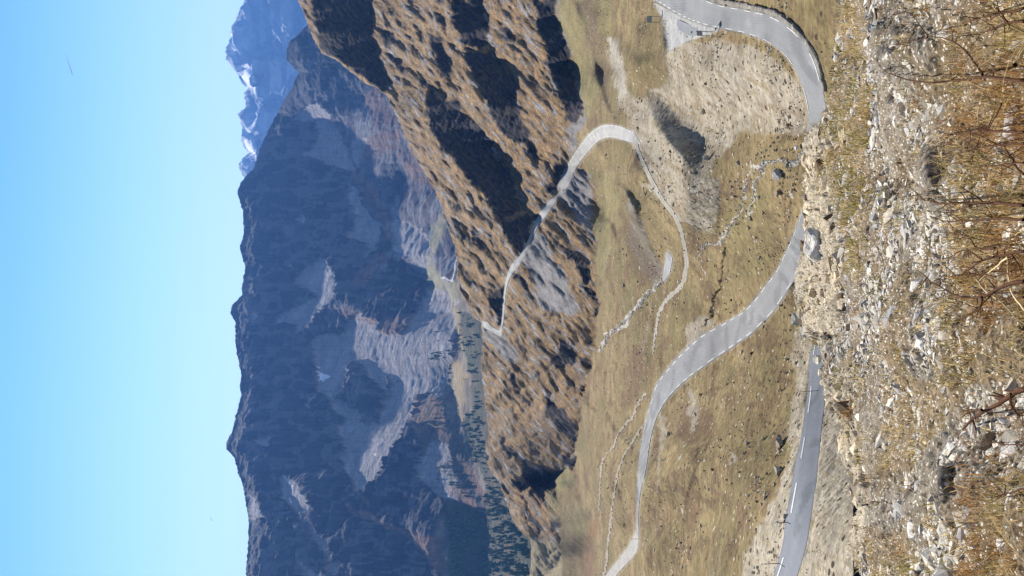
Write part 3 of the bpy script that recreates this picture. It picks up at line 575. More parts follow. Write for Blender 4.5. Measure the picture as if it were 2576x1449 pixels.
# pale veins of rubble down the rock faces
vein = sstep(.72, .95, ridged(np.stack([XX / 70 + mn * .3, YF / 40, 0 * XX], -1), 1, 3, .5, 21.) - .25 + .3 * big) * (XX < 1080)
col = mix(col, (.20, .19, .195), vein * .45 * (1 - sc))
ff = blur(multi(wx, wy, F_FOREST), 2); col = mix(col, (.035, .048, .024), ff * (.55 + .4 * sstep(-.25, .25, mn + .6 * fn))); col = mix(col, (.13, .085, .045), ff * .5 * sstep(.2, .5, fn - .4 * mn)); col = mix(col, (.05, .06, .035), blur(multi(wx, wy, F_WOODSPOT), 2) * sstep(-.1, .3, fn) * .7)
paths = np.minimum(linedist(XX, YF, cv('R2', [(940, 750), (980, 760), (1040, 680), (1090, 560), (1150, 470), (1200, 430)])), linedist(XX, YF, cv('R2', [(1310, 430), (1340, 600), (1350, 740), (1390, 880), (1450, 1020)])))
col = mix(col, (.34, .31, .25), .6 * sstep(2, .8, paths))
col = mix(col, (.80, .80, .78), .85 * sstep(2.2, 1.2, linedist(XX, YF, FARROAD)))
sn = multi(XX + 1.5 * fn, YF + 1.5 * mn, F_SNOW); col = mix(col, (.9, .9, .92), sn)
rock = (.06 + .94 * sstep(1230, 1120, XX)) * (1 - sc) * (1 - ff * .5) * (1 - lo) * (1 - fp * .6)
disp = rock * (7 * ridged(P, 300, 5, .55, 5.) + 2 * ridged(P * np.array([1., 1., .35]), 60, 4, .6, 6.)) * sstep(0, .05, 1 - t_) + sc * 3 * fbm(P, 120, 3, .5, 7.) + 3 * fp * fbm(P, 60, 3, .6, 8.) + 1.5 * fbm(P, 25, 2, .6, 9.)
P = P + N_ * disp[..., None]
crest = P[-1]; cr = np.hypot(crest[:, 0], crest[:, 1]); rows = [np.stack([crest[:, 0] * g_, crest[:, 1] * g_, crest[:, 2] - dz * cr], -1) for g_, dz in ((1.02, .01), (1.06, .04), (1.2, .18))]
P = np.concatenate([P, np.array(rows)], 0); col = np.concatenate([np.clip(col, .01, .9), np.repeat(col[-1:], 3, 0)], 0)
m_far = mat('mountain_rock', attr='Col', rough=.95, noises=((.01, 4, .85, 1.15), (.06, 6, .75, 1.25)), bump=((.03, .7, 14), (.12, .5, 4)))
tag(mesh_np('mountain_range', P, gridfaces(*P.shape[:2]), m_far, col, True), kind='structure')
# ---- distant snowy range
def dslope(X, Y):
    p = np.stack([X / 22, Y / 16, 0 * X], -1)
    S = .44 + .30 * ridged(p, 2.2, 4, .55, 31.)
    return np.where(multi(X, np.abs(Y), D_SNOW) > 0, .15, S)
D_SNOW = [R1(p) for p in ([(205, 135), (222, 150), (250, 200), (272, 255), (245, 245), (225, 205)], [(240, 350), (262, 372), (310, 345), (352, 425), (315, 435), (300, 455), (280, 415)], [(278, 660), (300, 640), (320, 600), (358, 585), (355, 612), (325, 640), (300, 682)], [(280, 700), (305, 705), (330, 740), (352, 745), (340, 765), (295, 772)], [(262, 830), (300, 790), (345, 755), (330, 790), (290, 815)], [(355, 740), (380, 680), (388, 682), (365, 745)])]
D_PALE = [R1(p) for p in ([(440, -60), (600, -60), (600, 60), (590, 120), (520, 200), (470, 180), (480, 130), (420, 90)], [(215, 200), (270, 130), (280, 180), (265, 260)], [(280, 690), (350, 610), (390, 660), (350, 740)], [(200, 260), (260, 280), (320, 350), (230, 340)])]
DST = Field(560, 1100, -300, 700, 3, 7600, dslope, 2)
nr, nc = 150, 460; yc = np.linspace(-300, 640, nc); sl = interp(yc, SIL_DIST); n1 = fbm(np.stack([yc, 0 * yc, 0 * yc], -1), 14, 5, .7, 60.); sl = sl + 4 * n1
t_ = np.linspace(0, 1, nr)[:, None]; XX = 1000 + (sl[None] - 1000) * t_; YY = np.broadcast_to(yc[None], XX.shape).copy(); YF = np.abs(YY)
P = DST.P(XX, YY); N_ = gnormals(P); mn = fbm(P, 260, 4, .6, 3.); wx, wy = warp(XX, YF, 3, 12, 3.)
col = np.zeros(P.shape) + np.array((.30, .32, .35)) * (1 + .4 * mn)[..., None]
pale = blur(multi(wx, wy, D_PALE), 1); col = mix(col, (.34, .36, .38), pale * .9)
streak = sstep(.25, .6, fbm(P, 120, 4, .65, 8.) + .4 * mn); col = mix(col, (.62, .64, .66), streak * .5)
sn = multi(wx, wy, D_SNOW); col = mix(col, (.92, .92, .93), sn)
P = P + N_ * ((75 * ridged(P, 900, 5, .6, 4.)) * sstep(0, .08, 1 - t_) * (1 - sn * .8))[..., None]
crest = P[-1]; cr = np.hypot(crest[:, 0], crest[:, 1]); rows = [np.stack([crest[:, 0] * g_, crest[:, 1] * g_, crest[:, 2] - dz * cr], -1) for g_, dz in ((1.02, .01), (1.08, .06))]
P = np.concatenate([P, np.array(rows)], 0); col = np.concatenate([col, np.repeat(col[-1:], 2, 0)], 0)
m_dst = mat('glaciated_rock', attr='Col', rough=.9, noises=((.006, 5, .8, 1.2),), bump=((.012, .8, 30),))
tag(mesh_np('snowy_mountains', P, gridfaces(*P.shape[:2]), m_dst, np.clip(col, .01, .93), True), kind='structure')
print('far', time.time() - T0)
# ================================================================== FOREGROUND BANK
def fg_slope(X, Y):
    S = -.40 + .16 * fbm(np.stack([X, Y * .6, 0 * X], -1), 180, 3, .5, 44.) + .08 * fbm(np.stack([X, Y, 0 * X], -1), 40, 3, .5, 45.) 
    for (cx, cy, rx, ry) in HOLES:
        e = ((X - cx) / rx) ** 2 + ((Y - cy) / ry) ** 2
        S = S + .75 * np.exp(-e * 2.2) - .15 * np.exp(-(((X - cx + rx * 1.7) / rx) ** 2 + ((Y - cy) / ry) ** 2))
    return S
HOLES = [(2362, 420, 22, 48), (2400, 1190, 24, 46)]
FG = Field(1950, 2790, -300, 1750, 3, 2.55, fg_slope, 3)
print('fg field', FG.r(np.array([2576, 2400, 2200, 2060, 2150]), np.array([700, 700, 700, 600, 1400])))
nr, nc = 460, 1000; yc = np.concatenate([np.linspace(-300, -5, 60), np.linspace(-3, 1452, nc), np.linspace(1456, 1750, 60)])
sl = interp(yc, LIP) + 3.5 * fbm(np.stack([yc, 0 * yc, 0 * yc], -1), 22, 4, .65, 70.); t_ = np.linspace(0, 1, nr)[:, None]
XX = 2780 + (sl[None] - 2780) * t_ ** .9; YY = np.broadcast_to(yc[None], XX.shape).copy()
P = FG.P(XX, YY); N_ = gnormals(P)
def grass_mask(X, Y):
    """1 where dry grass covers the bank, 0 on bare rubble"""
    g = multi(X, Y, [cv('R9', [(360, -40), (560, -40), (560, 300), (560, 620), (580, 1000), (580, 1449), (250, 1449), (200, 1000), (180, 700), (300, 400), (320, 100)]),
                     cv('R10', [(250, -40), (600, -40), (560, 300), (520, 560), (430, 700), (340, 560), (300, 250)]),
                     cv('R9', [(1300, -60), (2300, -60), (2300, 1500), (1150, 1500), (1150, 1000), (1250, 600)]),
                     cv('R10', [(1180, -60), (2300, -60), (2300, 1500), (1300, 1500), (1100, 900), (1250, 600), (1200, 300)]),
                     cv('R11', [(1250, 800), (1627, 730), (2200, 700), (2200, 1700), (1220, 1600), (1210, 1000)]),
                     cv('R11', [(580, 60), (900, 0), (1200, 60), (1180, 280), (1000, 500), (860, 760), (640, 640), (620, 430), (640, 200)]),
                     cv('R10', [(830, 600), (900, 700), (880, 1449), (700, 1449), (700, 1000)]),
                     cv('R11', [(480, 1060), (760, 1080), (900, 1300), (880, 1500), (500, 1500), (440, 1200)]), cv('R11', [(380, 0), (470, 0), (440, 300), (560, 800), (520, 900), (400, 640), (360, 300)])])
    return g
def outcrop(X, Y): return multi(X, Y, [cv('R9', [(0, 1000), (100, 940), (260, 960), (360, 1070), (280, 1200), (200, 1449), (0, 1449)]), cv('R10', [(-40, -30), (230, -30), (260, 250), (330, 560), (360, 760), (330, 1100), (200, 1200), (60, 1100), (-40, 700)]), cv('R11', [(150, -20), (380, -20), (430, 300), (460, 600), (560, 1100), (350, 1500), (250, 1500), (330, 700)])])
wx, wy = warp(XX, YY, 16, 90, 2.); a_, b_ = warp(XX, YY, 6, 14, 5.); wx += a_ - XX; wy += b_ - YY
gm = blur(grass_mask(wx, wy), 3); oc = blur(outcrop(wx, wy), 3)
mn = fbm(P, .8, 4, .6, 3.); fn = fbm(P, .09, 3, .65, 4.); rub = ridged(P, .22, 3, .6, 5.)
col = mix(np.zeros(P.shape) + (.21, .18, .14), (.16, .12, .075), sstep(-.2, .5, mn)); col = mix(col, (.20, .145, .085), gm * .7); col = mix(col, (.36, .31, .23), oc * .85)
col = np.clip(col * (1 + .25 * fn + .1 * rub)[..., None], .02, .8)
RRf = np.hypot(P[..., 0], P[..., 1]); sc_ = RRf / 5
disp = .06 * fbm(P, .9, 3, .55, 6.) + (.022 + .02 * oc) * ridged(P, .30, 3, .6, 7.) + .07 * oc * fbm(P, .55, 4, .6, 57.) + .012 * fbm(P, .06, 3, .7, 8.) * (1 + oc)
P = P + N_ * (disp * sstep(0, .01, 1 - t_ * .999))[..., None]
FGP = P.copy(); FGX = XX.copy()
crest = P[-1]; cr = np.hypot(crest[:, 0], crest[:, 1]); tl = -crest[:, 2] / cr
rows = []; cols = [np.repeat(col[-1:], 1, 0)]
for rr_, k in ((1.02, .035), (1.10, .12), (1.4, .2), (2.2, .25), (4.5, .28), (8., .16)):
    g_ = rr_; rows.append(np.stack([crest[:, 0] * g_, crest[:, 1] * g_, crest[:, 2] * g_ - k * cr * min(g_, 3)], -1))
P = np.concatenate([P, np.array(rows)], 0); col = np.concatenate([col, np.repeat(col[-1:], 6, 0)], 0)
m_fg = mat('rubble_bank', attr='Col', rough=.95, noises=((3, 4, .85, 1.15), (22, 6, .62, 1.38)), speck=((45, (.62, .58, .50), .22, False), (30, (.10, .075, .045), .20, False)), bump=((28, .9, .02), (9, .5, .05)))
tag(mesh_np('ground', P, gridfaces(*P.shape[:2]), m_fg, col, True), kind='structure')
print('fg', time.time() - T0)
# ------------------------------------------------------------------ stones
def ico(sub):
    bm = bmesh.new(); bmesh.ops.create_icosphere(bm, subdivisions=sub, radius=1)
    v = np.array([q.co[:] for q in bm.verts]); f = np.array([[w.index for w in q.verts] for q in bm.faces]); bm.free(); return v, f
ICO = {k: ico(k) for k in (1, 2, 3, 4)}
def rockshape(sub, seed, planes=9, rough=.06, top=None):
    rg = np.random.default_rng(seed); v, f = ICO[sub]; n = rg.normal(size=(planes, 3)); n /= np.linalg.norm(n, axis=1)[:, None]
    d = rg.uniform(.55, .95, planes)
    if top: n = np.concatenate([n, [np.array(top[:3]) / np.linalg.norm(top[:3])]]); d = np.append(d, top[3])
    dot = v @ n.T; r = np.where(dot > .05, d / np.maximum(dot, .05), 9).min(1); r = np.minimum(r, 1.15)
    p = v * r[:, None]
    if sub > 2: p = p * (1 + rough * fbm(p * 1.0 + seed, .9, 4, .6)[:, None])
    return p, f
def rotmats(n, rg, tilt=.5):
    a = rg.uniform(0, 2 * np.pi, n); b = rg.normal(0, tilt, n); c = rg.normal(0, tilt, n)
    ca, sa, cb, sb, cc, s2 = np.cos(a), np.sin(a), np.cos(b), np.sin(b), np.cos(c), np.sin(c); z = np.zeros(n); o = np.ones(n)
    Rz = np.stack([ca, -sa, z, sa, ca, z, z, z, o], -1).reshape(n, 3, 3); Rx = np.stack([o, z, z, z, cb, -sb, z, sb, cb], -1).reshape(n, 3, 3); Ry = np.stack([cc, z, s2, z, o, z, -s2, z, cc], -1).reshape(n, 3, 3)
    return Rx @ Ry @ Rz
def scatter_stones(name, pos, size, cols, m, sub=1, tilt=.5, flatz=.55, seed=1, variants=10):
    rg = np.random.default_rng(seed); n = len(pos); var = rg.integers(0, variants, n); V = []; Fs = []; Cc = []; off = 0
    Rm = rotmats(n, rg, tilt); sc = np.stack([rg.uniform(.75, 1.5, n), rg.uniform(.5, 1.0, n), rg.uniform(.3, .85, n) * flatz / .55], -1)
    for k in range(variants):
        i = np.where(var == k)[0]
        if not len(i): continue
        v, f = rockshape(sub, 100 + k + seed, 8)
        w = (v[None] * sc[i][:, None]) * size[i][:, None, None]; w = np.einsum('nij,nvj->nvi', Rm[i], w) + pos[i][:, None]
        V.append(w.reshape(-1, 3)); Fs.append((f[None] + (off + np.arange(len(i)) * len(v))[:, None, None]).reshape(-1, 3)); off += len(i) * len(v)
        Cc.append(np.repeat(cols[i], len(v), 0))
    return mesh_np(name, np.concatenate(V), np.concatenate(Fs), m, np.concatenate(Cc), False)
m_stone = mat('limestone', attr='Col', rough=.9, noises=((14, 6, .75, 1.25), (2, 4, .88, 1.12)), bump=((18, .6, .015),))
fx = lambda n, a, b: rng.uniform(a, b, n)
def stonecols(n, tint=(1, 1, 1), dark=.12):
    b = rng.choice([0, 1, 2, 3], n, p=[.45, .25, .30 - dark, dark]); pal = np.array([(.43, .39, .32), (.38, .36, .335), (.57, .54, .47), (.16, .125, .09)])
    return np.clip(pal[b] * rng.uniform(.75, 1.2, (n, 1)) * np.array(tint), .03, .8)
def fgsample(n, x0=2010, x1=2640, y0=-60, y1=1510, power=1.0):
    X = fx(n, x0, x1); Y = fx(n, y0, y1)
    ok = X > interp(Y, LIP) + 2
    return X[ok], Y[ok]
n = 90000; X, Y = fgsample(n); wx, wy = warp(X, Y, 20, 90, 2.)
gmv = grass_mask(wx, wy); ocv = outcrop(wx, wy); clump = fbm(np.stack([X, Y, 0 * X], -1), 60, 3, .6, 31.)
keep = rng.uniform(size=len(X)) < np.where(gmv > 0, np.where(X > 2400, .45, .7), .9 + .4 * clump); X, Y, ocv = X[keep], Y[keep], ocv[keep]
pos = FG.P(X, Y); rr = FG.r(X, Y)
size = np.exp(rng.normal(math.log(.0105), .55, len(X))) * (.55 + rr / 7); size *= np.where(ocv > 0, 1.45, 1); size = np.clip(size, .006, .14)
pos[:, 2] += size * .2
cols = stonecols(len(X)); cols = np.where(ocv[:, None] > 0, cols * np.array((.98, .88, .72)), cols)
o = scatter_stones('gravel', pos, size, cols * 1.12, m_stone, 1, .35, .5, 3); tag(o, kind='stuff', label='grey and cream angular gravel strewn over the near bank', cat='gravel')
print('gravel', len(X), time.time() - T0)
# ------------------------------------------------------------------ boulders and rocks as things
def rock_thing(name, x, y, wpx, label, group=None, field=FG, colr=(.5, .46, .38), flat=.7, sub=4, seed=0, asp=1.3, sink=.15, planes=12, cat='rock', rz=None):
    rr = float(field.r(x, y)); w = wpx / F * math.hypot(rr, float(ray(x, y)[2]) * rr) / 2
    v, f = rockshape(sub, 500 + seed, planes + (8 if field is FG else 0), 0.12 if field is FG else .10, (0, -.2, 1, .5) if field is FG else (0, 0, 1, .6))
    rg = np.random.default_rng(seed); a = rg.uniform(-.5, .5) if rz is None else rz
    v = v * np.array([asp, 1, flat]) * w / max(asp, 1) ** .5; c, s = math.cos(a), math.sin(a); v = v @ np.array([[c, s, 0], [-s, c, 0], [0, 0, 1]])
    p = field.P(x, y); cl = np.zeros((len(v), 3)) + np.array(colr); cl = np.clip(cl * (1 + .25 * fbm(v / w + seed, .8, 4, .6))[:, None], .02, .8)
    o = mesh_np(name, v, f, m_boulder if field is FG else m_boulder2, cl, False); o.location = (float(p[0]), float(p[1]), float(p[2]) + w * flat * (1 - 2 * sink) * .6)
    return tag(o, label, cat, group)
m_boulder = mat('weathered_boulder', attr='Col', rough=.9, noises=((6, 6, .8, 1.2), (35, 5, .75, 1.25)), bump=((9, .8, .06), (40, .5, .012)))
m_boulder2 = mat('bowl_boulder', attr='Col', rough=.9, noises=((.9, 5, .75, 1.25),), bump=((1.3, .7, .3),))
rock_thing('boulder', 2078, 622, 78, 'large pale grey boulder bedded in the rocky edge above the road', colr=(.64, .60, .52), flat=1.1, seed=5, asp=1.1, planes=9, rz=.1, sink=0)
rock_thing('stone', 2161, 424, 12, 'small round white stone lying alone in the near grass', colr=(.80, .80, .78), flat=.7, seed=8, asp=1)
rock_thing('rock_slab', 2212, 1042, 30, 'long white slab of rock set in brown heath', colr=(.56, .53, .47), flat=.35, seed=11, asp=3.6, rz=0, planes=14)
rock_thing('rock', 2238, 852, 20, 'upright white rock near the middle of the rubble bank', colr=(.56, .53, .47), flat=.6, seed=12, asp=1.8, rz=0)
rock_thing('rock', 2348, 835, 42, 'long tan ledge rock poking out of brown grass', colr=(.56, .47, .30), flat=.4, seed=14, asp=2.4, rz=.1)
rock_thing('rock', 2322, 880, 24, 'grey split rock below the tan ledge', colr=(.42, .42, .43), flat=.6, seed=15, asp=1.8, rz=0)
rock_thing('rock', 2386, 1345, 56, 'white broad rock beside the golden grass mass', colr=(.56, .53, .47), flat=.6, seed=16, asp=1.5, rz=0)
rock_thing('rock', 2376, 1180, 20, 'white rounded rock at the rim of the dark hollow', colr=(.56, .53, .47), flat=.8, seed=17, asp=1.1)
rock_thing('rock', 2375, 1270, 34, 'cream broken ledge rock under the dark hollow', colr=(.55, .50, .38), flat=.5, seed=18, asp=2.2, rz=-.1)
rock_thing('rock_slab', 2330, 445, 34, 'pale curved turf-edge slab overhanging the shaded hollow', colr=(.64, .56, .42), flat=.3, seed=19, asp=3.3, rz=0, planes=14)
rock_thing('rock', 2010, 805, 36, 'dark fractured block standing at the end of the rocky edge', colr=(.36, .34, .30), flat=1.0, seed=21, asp=1.1)
rock_thing('rock', 2030, 833, 34, 'grey block beside the near end of the lower road', colr=(.46, .45, .42), flat=.8, seed=22, asp=1.2)
rock_thing('boulder', 2062, 905, 26, 'cream rounded boulder nosing over the lower road', colr=(.60, .55, .43), flat=.8, seed=23, asp=1.2)
rock_thing('rock', 2130, 265, 34, 'grey layered rock leaning beside a dark hollow in the grass', colr=(.40, .38, .34), flat=.5, seed=24, asp=1.9, rz=.5)
rock_thing('rock', 2160, 720, 20, 'pale lilac-grey rock in green grass behind the large boulder', colr=(.58, .57, .60), flat=.6, seed=25)
rock_thing('rock', 2425, 85, 22, 'bluish white rock near the dark twigs', colr=(.62, .63, .68), flat=.6, seed=26)
rock_thing('rock', 2412, 225, 24, 'cream flat rock beneath the grass at the bank foot', colr=(.66, .62, .52), flat=.4, seed=27, asp=1.8)
rock_thing('rock', 2275, 550, 26, 'grey pointed rock with a black cleft', colr=(.45, .45, .44), flat=.7, seed=28)
rg2 = np.random.default_rng(12); X, Y = fgsample(420); k = 0
gmv = grass_mask(X, Y)
for x, y, g_ in zip(X, Y, gmv):
    if g_ > 0 and rg2.uniform() < .75: continue
    if k >= 150: break
    pale = rg2.uniform(.8, 1.35)
    rock_thing('loose_rock', x, y, float(np.clip(np.exp(rg2.normal(2.0, .4)), 5, 20)), 'angular pale loose rock lying in the gravel of the near bank', 'loose rocks on the near bank', colr=np.clip(np.array((.42, .39, .34)) * pale, 0, .75), flat=rg2.uniform(.4, .9), sub=3, seed=int(rg2.integers(1000)), asp=rg2.uniform(1, 2.2))
    k += 1
# boulders in the bowl: place by traced spots
spots = [('R7', 1070, 30, 44), ('R7', 1170, 20, 36), ('R7', 925, 65, 22), ('R7', 965, 175, 32), ('R7', 875, 215, 34), ('R7', 820, 210, 22), ('R7', 865, 282, 40), ('R7', 675, 190, 14), ('R7', 940, 495, 30),
         ('R7', 870, 440, 26), ('R7', 620, 555, 22), ('R7', 910, 355, 22), ('R7', 1040, 290, 18), ('R7', 1085, 265, 16), ('R7', 1125, 290, 16), ('R7', 1045, 185, 14), ('R7', 870, 650, 16), ('R7', 1195, 1165, 24), ('R7', 1195, 1238, 30), ('R7', 1030, 1215, 14), ('R7', 1165, 1165, 10), ('R7', 1240, 1165, 16), ('R7', 1070, 1300, 12), ('R7', 375, 455, 20), ('R7', 790, 265, 12), ('R7', 1100, 340, 14), ('R7', 1010, 240, 12),
         ('R8', 1140, 385, 14), ('R8', 1105, 540, 34), ('R8', 1073, 782, 34), ('R8', 1002, 885, 38), ('R8', 1020, 990, 22), ('R8', 1078, 985, 20), ('R8', 985, 1075, 44), ('R8', 940, 1120, 40), ('R8', 1045, 1055, 20), ('R8', 730, 1185, 18), ('R8', 930, 878, 18), ('R8', 1073, 292, 12), ('R8', 990, 578, 16), ('R8', 1040, 548, 14), ('R8', 445, 58, 14), ('R8', 545, 915, 10), ('R8', 885, 680, 12), ('R8', 1165, 632, 16), ('R8', 1190, 640, 12), ('R8', 1130, 860, 14), ('R8', 960, 1420, 30), ('R8', 335, 1310, 10), ('R8', 1405, 975, 18), ('R8', 1422, 990, 12), ('R8', 636, 487, 10), ('R8', 205, 590, 10), ('R8', 35, 628, 26),
         ('R6', 845, 1258, 22), ('R6', 1230, 1370, 24), ('R6', 1275, 1425, 30), ('R6', 1290, 1385, 22), ('R6', 1020, 1265, 12), ('R6', 1280, 1075, 26), ('R6', 1320, 1262, 14), ('R6', 1250, 1300, 12), ('R6', 820, 1112, 14), ('R6', 640, 900, 12), ('R6', 605, 935, 12), ('R6', 1145, 1430, 12), ('R6', 25, 270, 10), ('R6', 650, 835, 10), ('R6', 1205, 1250, 12), ('R6', 1190, 1100, 10), ('R6', 800, 1440, 30), ('R6', 955, 1250, 12), ('R5', 1015, 745, 14), ('R3', 1130, 1120, 8)]
for i, (rg_, a, b, s) in enumerate(spots):
    (x, y), = cv(rg_, [(a, b)]); w = s / REG[rg_][2]
    rock_thing('boulder', x, y, w * .9, 'brown angular boulder resting on the dry grass of the bowl', 'boulders in the grassy bowl', MID, colr=(.27, .22, .155), flat=.8, sub=3, seed=40 + i, asp=1.15, sink=.12, cat='boulder')
(x, y), = cv('R8', [(1118, 478)]); rock_thing('boulder', x, y, 30, 'biggest brown boulder above the lower road', None, MID, colr=(.28, .23, .17), flat=.8, sub=4, seed=201, sink=.1, cat='boulder')
(x, y), = cv('R8', [(1105, 685)]); rock_thing('boulder', x, y, 25, 'pale faceted boulder second from the biggest one above the lower road', None, MID, colr=(.38, .34, .27), flat=.8, sub=4, seed=203, sink=.1, cat='boulder')
(x, y), = cv('R6', [(1165, 1345)]); rock_thing('boulder', x, y, 26, 'large split grey boulder by the pale rill in the bowl', None, MID, colr=(.36, .34, .32), flat=.9, sub=4, seed=205, sink=.1, cat='boulder')
(x, y), = cv('R6', [(1305, 1135)]); rock_thing('boulder', x, y, 12, 'narrow white boulder beside the rill near the rocky edge', None, MID, colr=(.70, .68, .62), flat=.9, sub=3, seed=206, sink=.1, cat='boulder')
# small stones over the bowl
n = 14000; X = fx(n, 1500, 2180); Y = fx(n, -40, 1500); xbv = interp(Y, CLIFFBASE)
inroad = np.zeros(n)
for rp in ROADS: inroad = np.maximum(inroad, multi(X, Y, [rp]))
dens = fbm(np.stack([X, Y, 0 * X], -1), 90, 3, .6, 77.)
ok = (X > xbv + 5) & (inroad == 0) & (X < interp(Y, LIP) + 15) & (rng.uniform(size=n) < .42 + .6 * dens + .3 * (X > 1950)); X, Y = X[ok], Y[ok]
pos = MID.P(X, Y); size = np.clip(np.exp(rng.normal(math.log(.105), .45, len(X))) * (.6 + MID.r(X, Y) / 330), .05, .8); size *= np.where(X > 1990, .55, 1); pos[:, 2] += .1 * size
m_stone2 = mat('scattered_stone', attr='Col', rough=.9, noises=((1.5, 4, .85, 1.15),))
cb = stonecols(len(X), (1.05, .98, .84), .16)
o = scatter_stones('scattered_stones', pos, size, cb, m_stone2, 1, .4, .8, 9); tag(o, kind='stuff', label='small pale and dark stones dotted over the grassy bowl', cat='stones')
# stones of the rill beds
X = []; Y = []
for ln, num, wd in ((S1, 700, 4), (S2, 420, 5), (S3, 110, 4)):
    q = spline(ln, num); X.append(q[:, 0] + rng.normal(0, wd * .6, num)); Y.append(q[:, 1] + rng.normal(0, wd * .6, num))
X = np.concatenate(X); Y = np.concatenate(Y); pos = MID.P(X, Y); size = np.clip(np.exp(rng.normal(math.log(.00075), .4, len(X))) * MID.r(X, Y), .08, .6)
o = scatter_stones('stream_stones', pos, size, np.clip(stonecols(len(X), (1.25, 1.25, 1.28), .1), 0, .8), m_stone2, 1, .4, .8, 19); tag(o, kind='stuff', label='white stones lining the dry rill beds in the bowl', cat='stones')
print('stones', time.time() - T0)
# ------------------------------------------------------------------ grass
def blades(name, pos, length, width, lean, cols, m, seg=3, seed=0, label='', dirn=None):
    n = len(pos); rg = np.random.default_rng(seed); a = rg.uniform(0, 2 * np.pi, n)
    d = np.stack([np.cos(a), np.sin(a)], -1)
    if dirn is not None: d = d * .6 + np.array(dirn); d /= np.linalg.norm(d, axis=1)[:, None]
    a2 = rg.uniform(0, 2 * np.pi, n); side = np.stack([np.cos(a2), np.sin(a2), 0 * a2], -1)
    V = np.zeros((n, 2 * seg + 1, 3))
    for k in range(seg + 1):
        t = k / seg; h = length * t * (1 - .25 * lean * t); off = length * lean * t ** 1.8
        c = pos + np.concatenate([d * off[:, None], h[:, None]], 1)
        if k == seg: V[:, -1] = c
        else:
            w = width * (1 - .75 * t) / 2; V[:, 2 * k] = c - side * w[:, None]; V[:, 2 * k + 1] = c + side * w[:, None]
    fs = []
    for k in range(seg - 1): fs += [[2 * k, 2 * k + 1, 2 * k + 3], [2 * k, 2 * k + 3, 2 * k + 2]]
    fs += [[2 * seg - 2, 2 * seg - 1, 2 * seg]]
    fs = np.array(fs); Fa = (fs[None] + (np.arange(n) * (2 * seg + 1))[:, None, None]).reshape(-1, 3)
    o = mesh_np(name, V.reshape(-1, 3), Fa, m, np.repeat(cols, 2 * seg + 1, 0), False)
    tag(o, kind='stuff', label=label, cat='grass'); return o
m_grass = mat('dry_grass', attr='Col', rough=.75)
bs = m_grass.node_tree.nodes['Principled BSDF']; nt = m_grass.node_tree
tr = nt.nodes.new('ShaderNodeBsdfTranslucent'); mxs = nt.nodes.new('ShaderNodeMixShader'); mxs.inputs[0].default_value = .35
at = [q for q in nt.nodes if q.type == 'ATTRIBUTE'][0]; nt.links.new(at.outputs['Color'], tr.inputs['Color'])
nt.links.new(bs.outputs[0], mxs.inputs[1]); nt.links.new(tr.outputs[0], mxs.inputs[2]); nt.links.new(mxs.outputs[0], nt.nodes['Material Output'].inputs['Surface'])
# tufts
nt_ = 5200; X, Y = fgsample(nt_, 2020, 2700, -80, 1530); wx, wy = warp(X, Y, 18, 90, 2.); gmv = grass_mask(wx, wy)
keep = rng.uniform(size=len(X)) < np.where(gmv > 0, np.where(X > 2380, .44, np.where((X < 2235) & (Y < 760), .75, .34)), .13); X, Y, gmv = X[keep], Y[keep], gmv[keep]
per = np.where(gmv > 0, 24, 14); XI = np.repeat(X, per); YI = np.repeat(Y, per); rr = FG.r(XI, YI)
pos = FG.P(XI, YI); spread = .035 * (.6 + rr / 8); pos += rng.normal(0, 1, pos.shape) * spread[:, None] * np.array([1, 1, .15])
tall = np.repeat(rng.uniform(.5, 1.2, len(X)), per); ln = rng.uniform(.5, 1.1, len(XI)) * tall * np.where(XI > 2380, .14, .12) * (.55 + .45 * rr / 6); lean = np.abs(rng.normal(.5, .35, len(XI)))
tone = np.repeat(rng.uniform(0, 1, len(X)), per) + rng.normal(0, .18, len(XI))
nz = fbm(np.stack([XI, YI, 0 * XI], -1), 120, 3, .5, 63.)
pal0 = np.array((.60, .44, .23)); pal1 = np.array((.26, .23, .06)); pal2 = np.array((.30, .135, .045))
cols = pal0 + (pal1 - pal0) * np.clip(sstep(.45, .95, tone + .25 * (XI < 2230) + .1 * nz), 0, 1)[:, None]; cols = cols + (pal2 - cols) * (sstep(.1, .6, nz + .5 * (XI > 2430) - .1) * .75)[:, None]
cols = np.clip(cols * rng.uniform(.45, 1.4, (len(XI), 1)), .02, .7)
blades('grass', pos, ln, rng.uniform(.0035, .007, len(XI)) * (.5 + rr / 7), lean, cols, m_grass, 3, 5, 'dry golden and olive grass tufts covering the near bank')
# bent straw stalks close to the camera
n = 520; X = fx(n, 2360, 2680); Y = fx(n, -60, 1510); keep = grass_mask(X, Y) > 0; X, Y = X[keep], Y[keep]; pos = FG.P(X, Y)
blades('dry_stalks', pos, rng.uniform(.12, .30, len(X)), rng.uniform(.004, .006, len(X)), rng.uniform(.3, 1.3, len(X)), np.clip(np.array((.62, .47, .22)) * rng.uniform(.7, 1.2, (len(X), 1)), 0, .8), m_grass, 5, 6, 'pale bent straw stalks rising from the nearest grass')
print('grass', time.time() - T0)
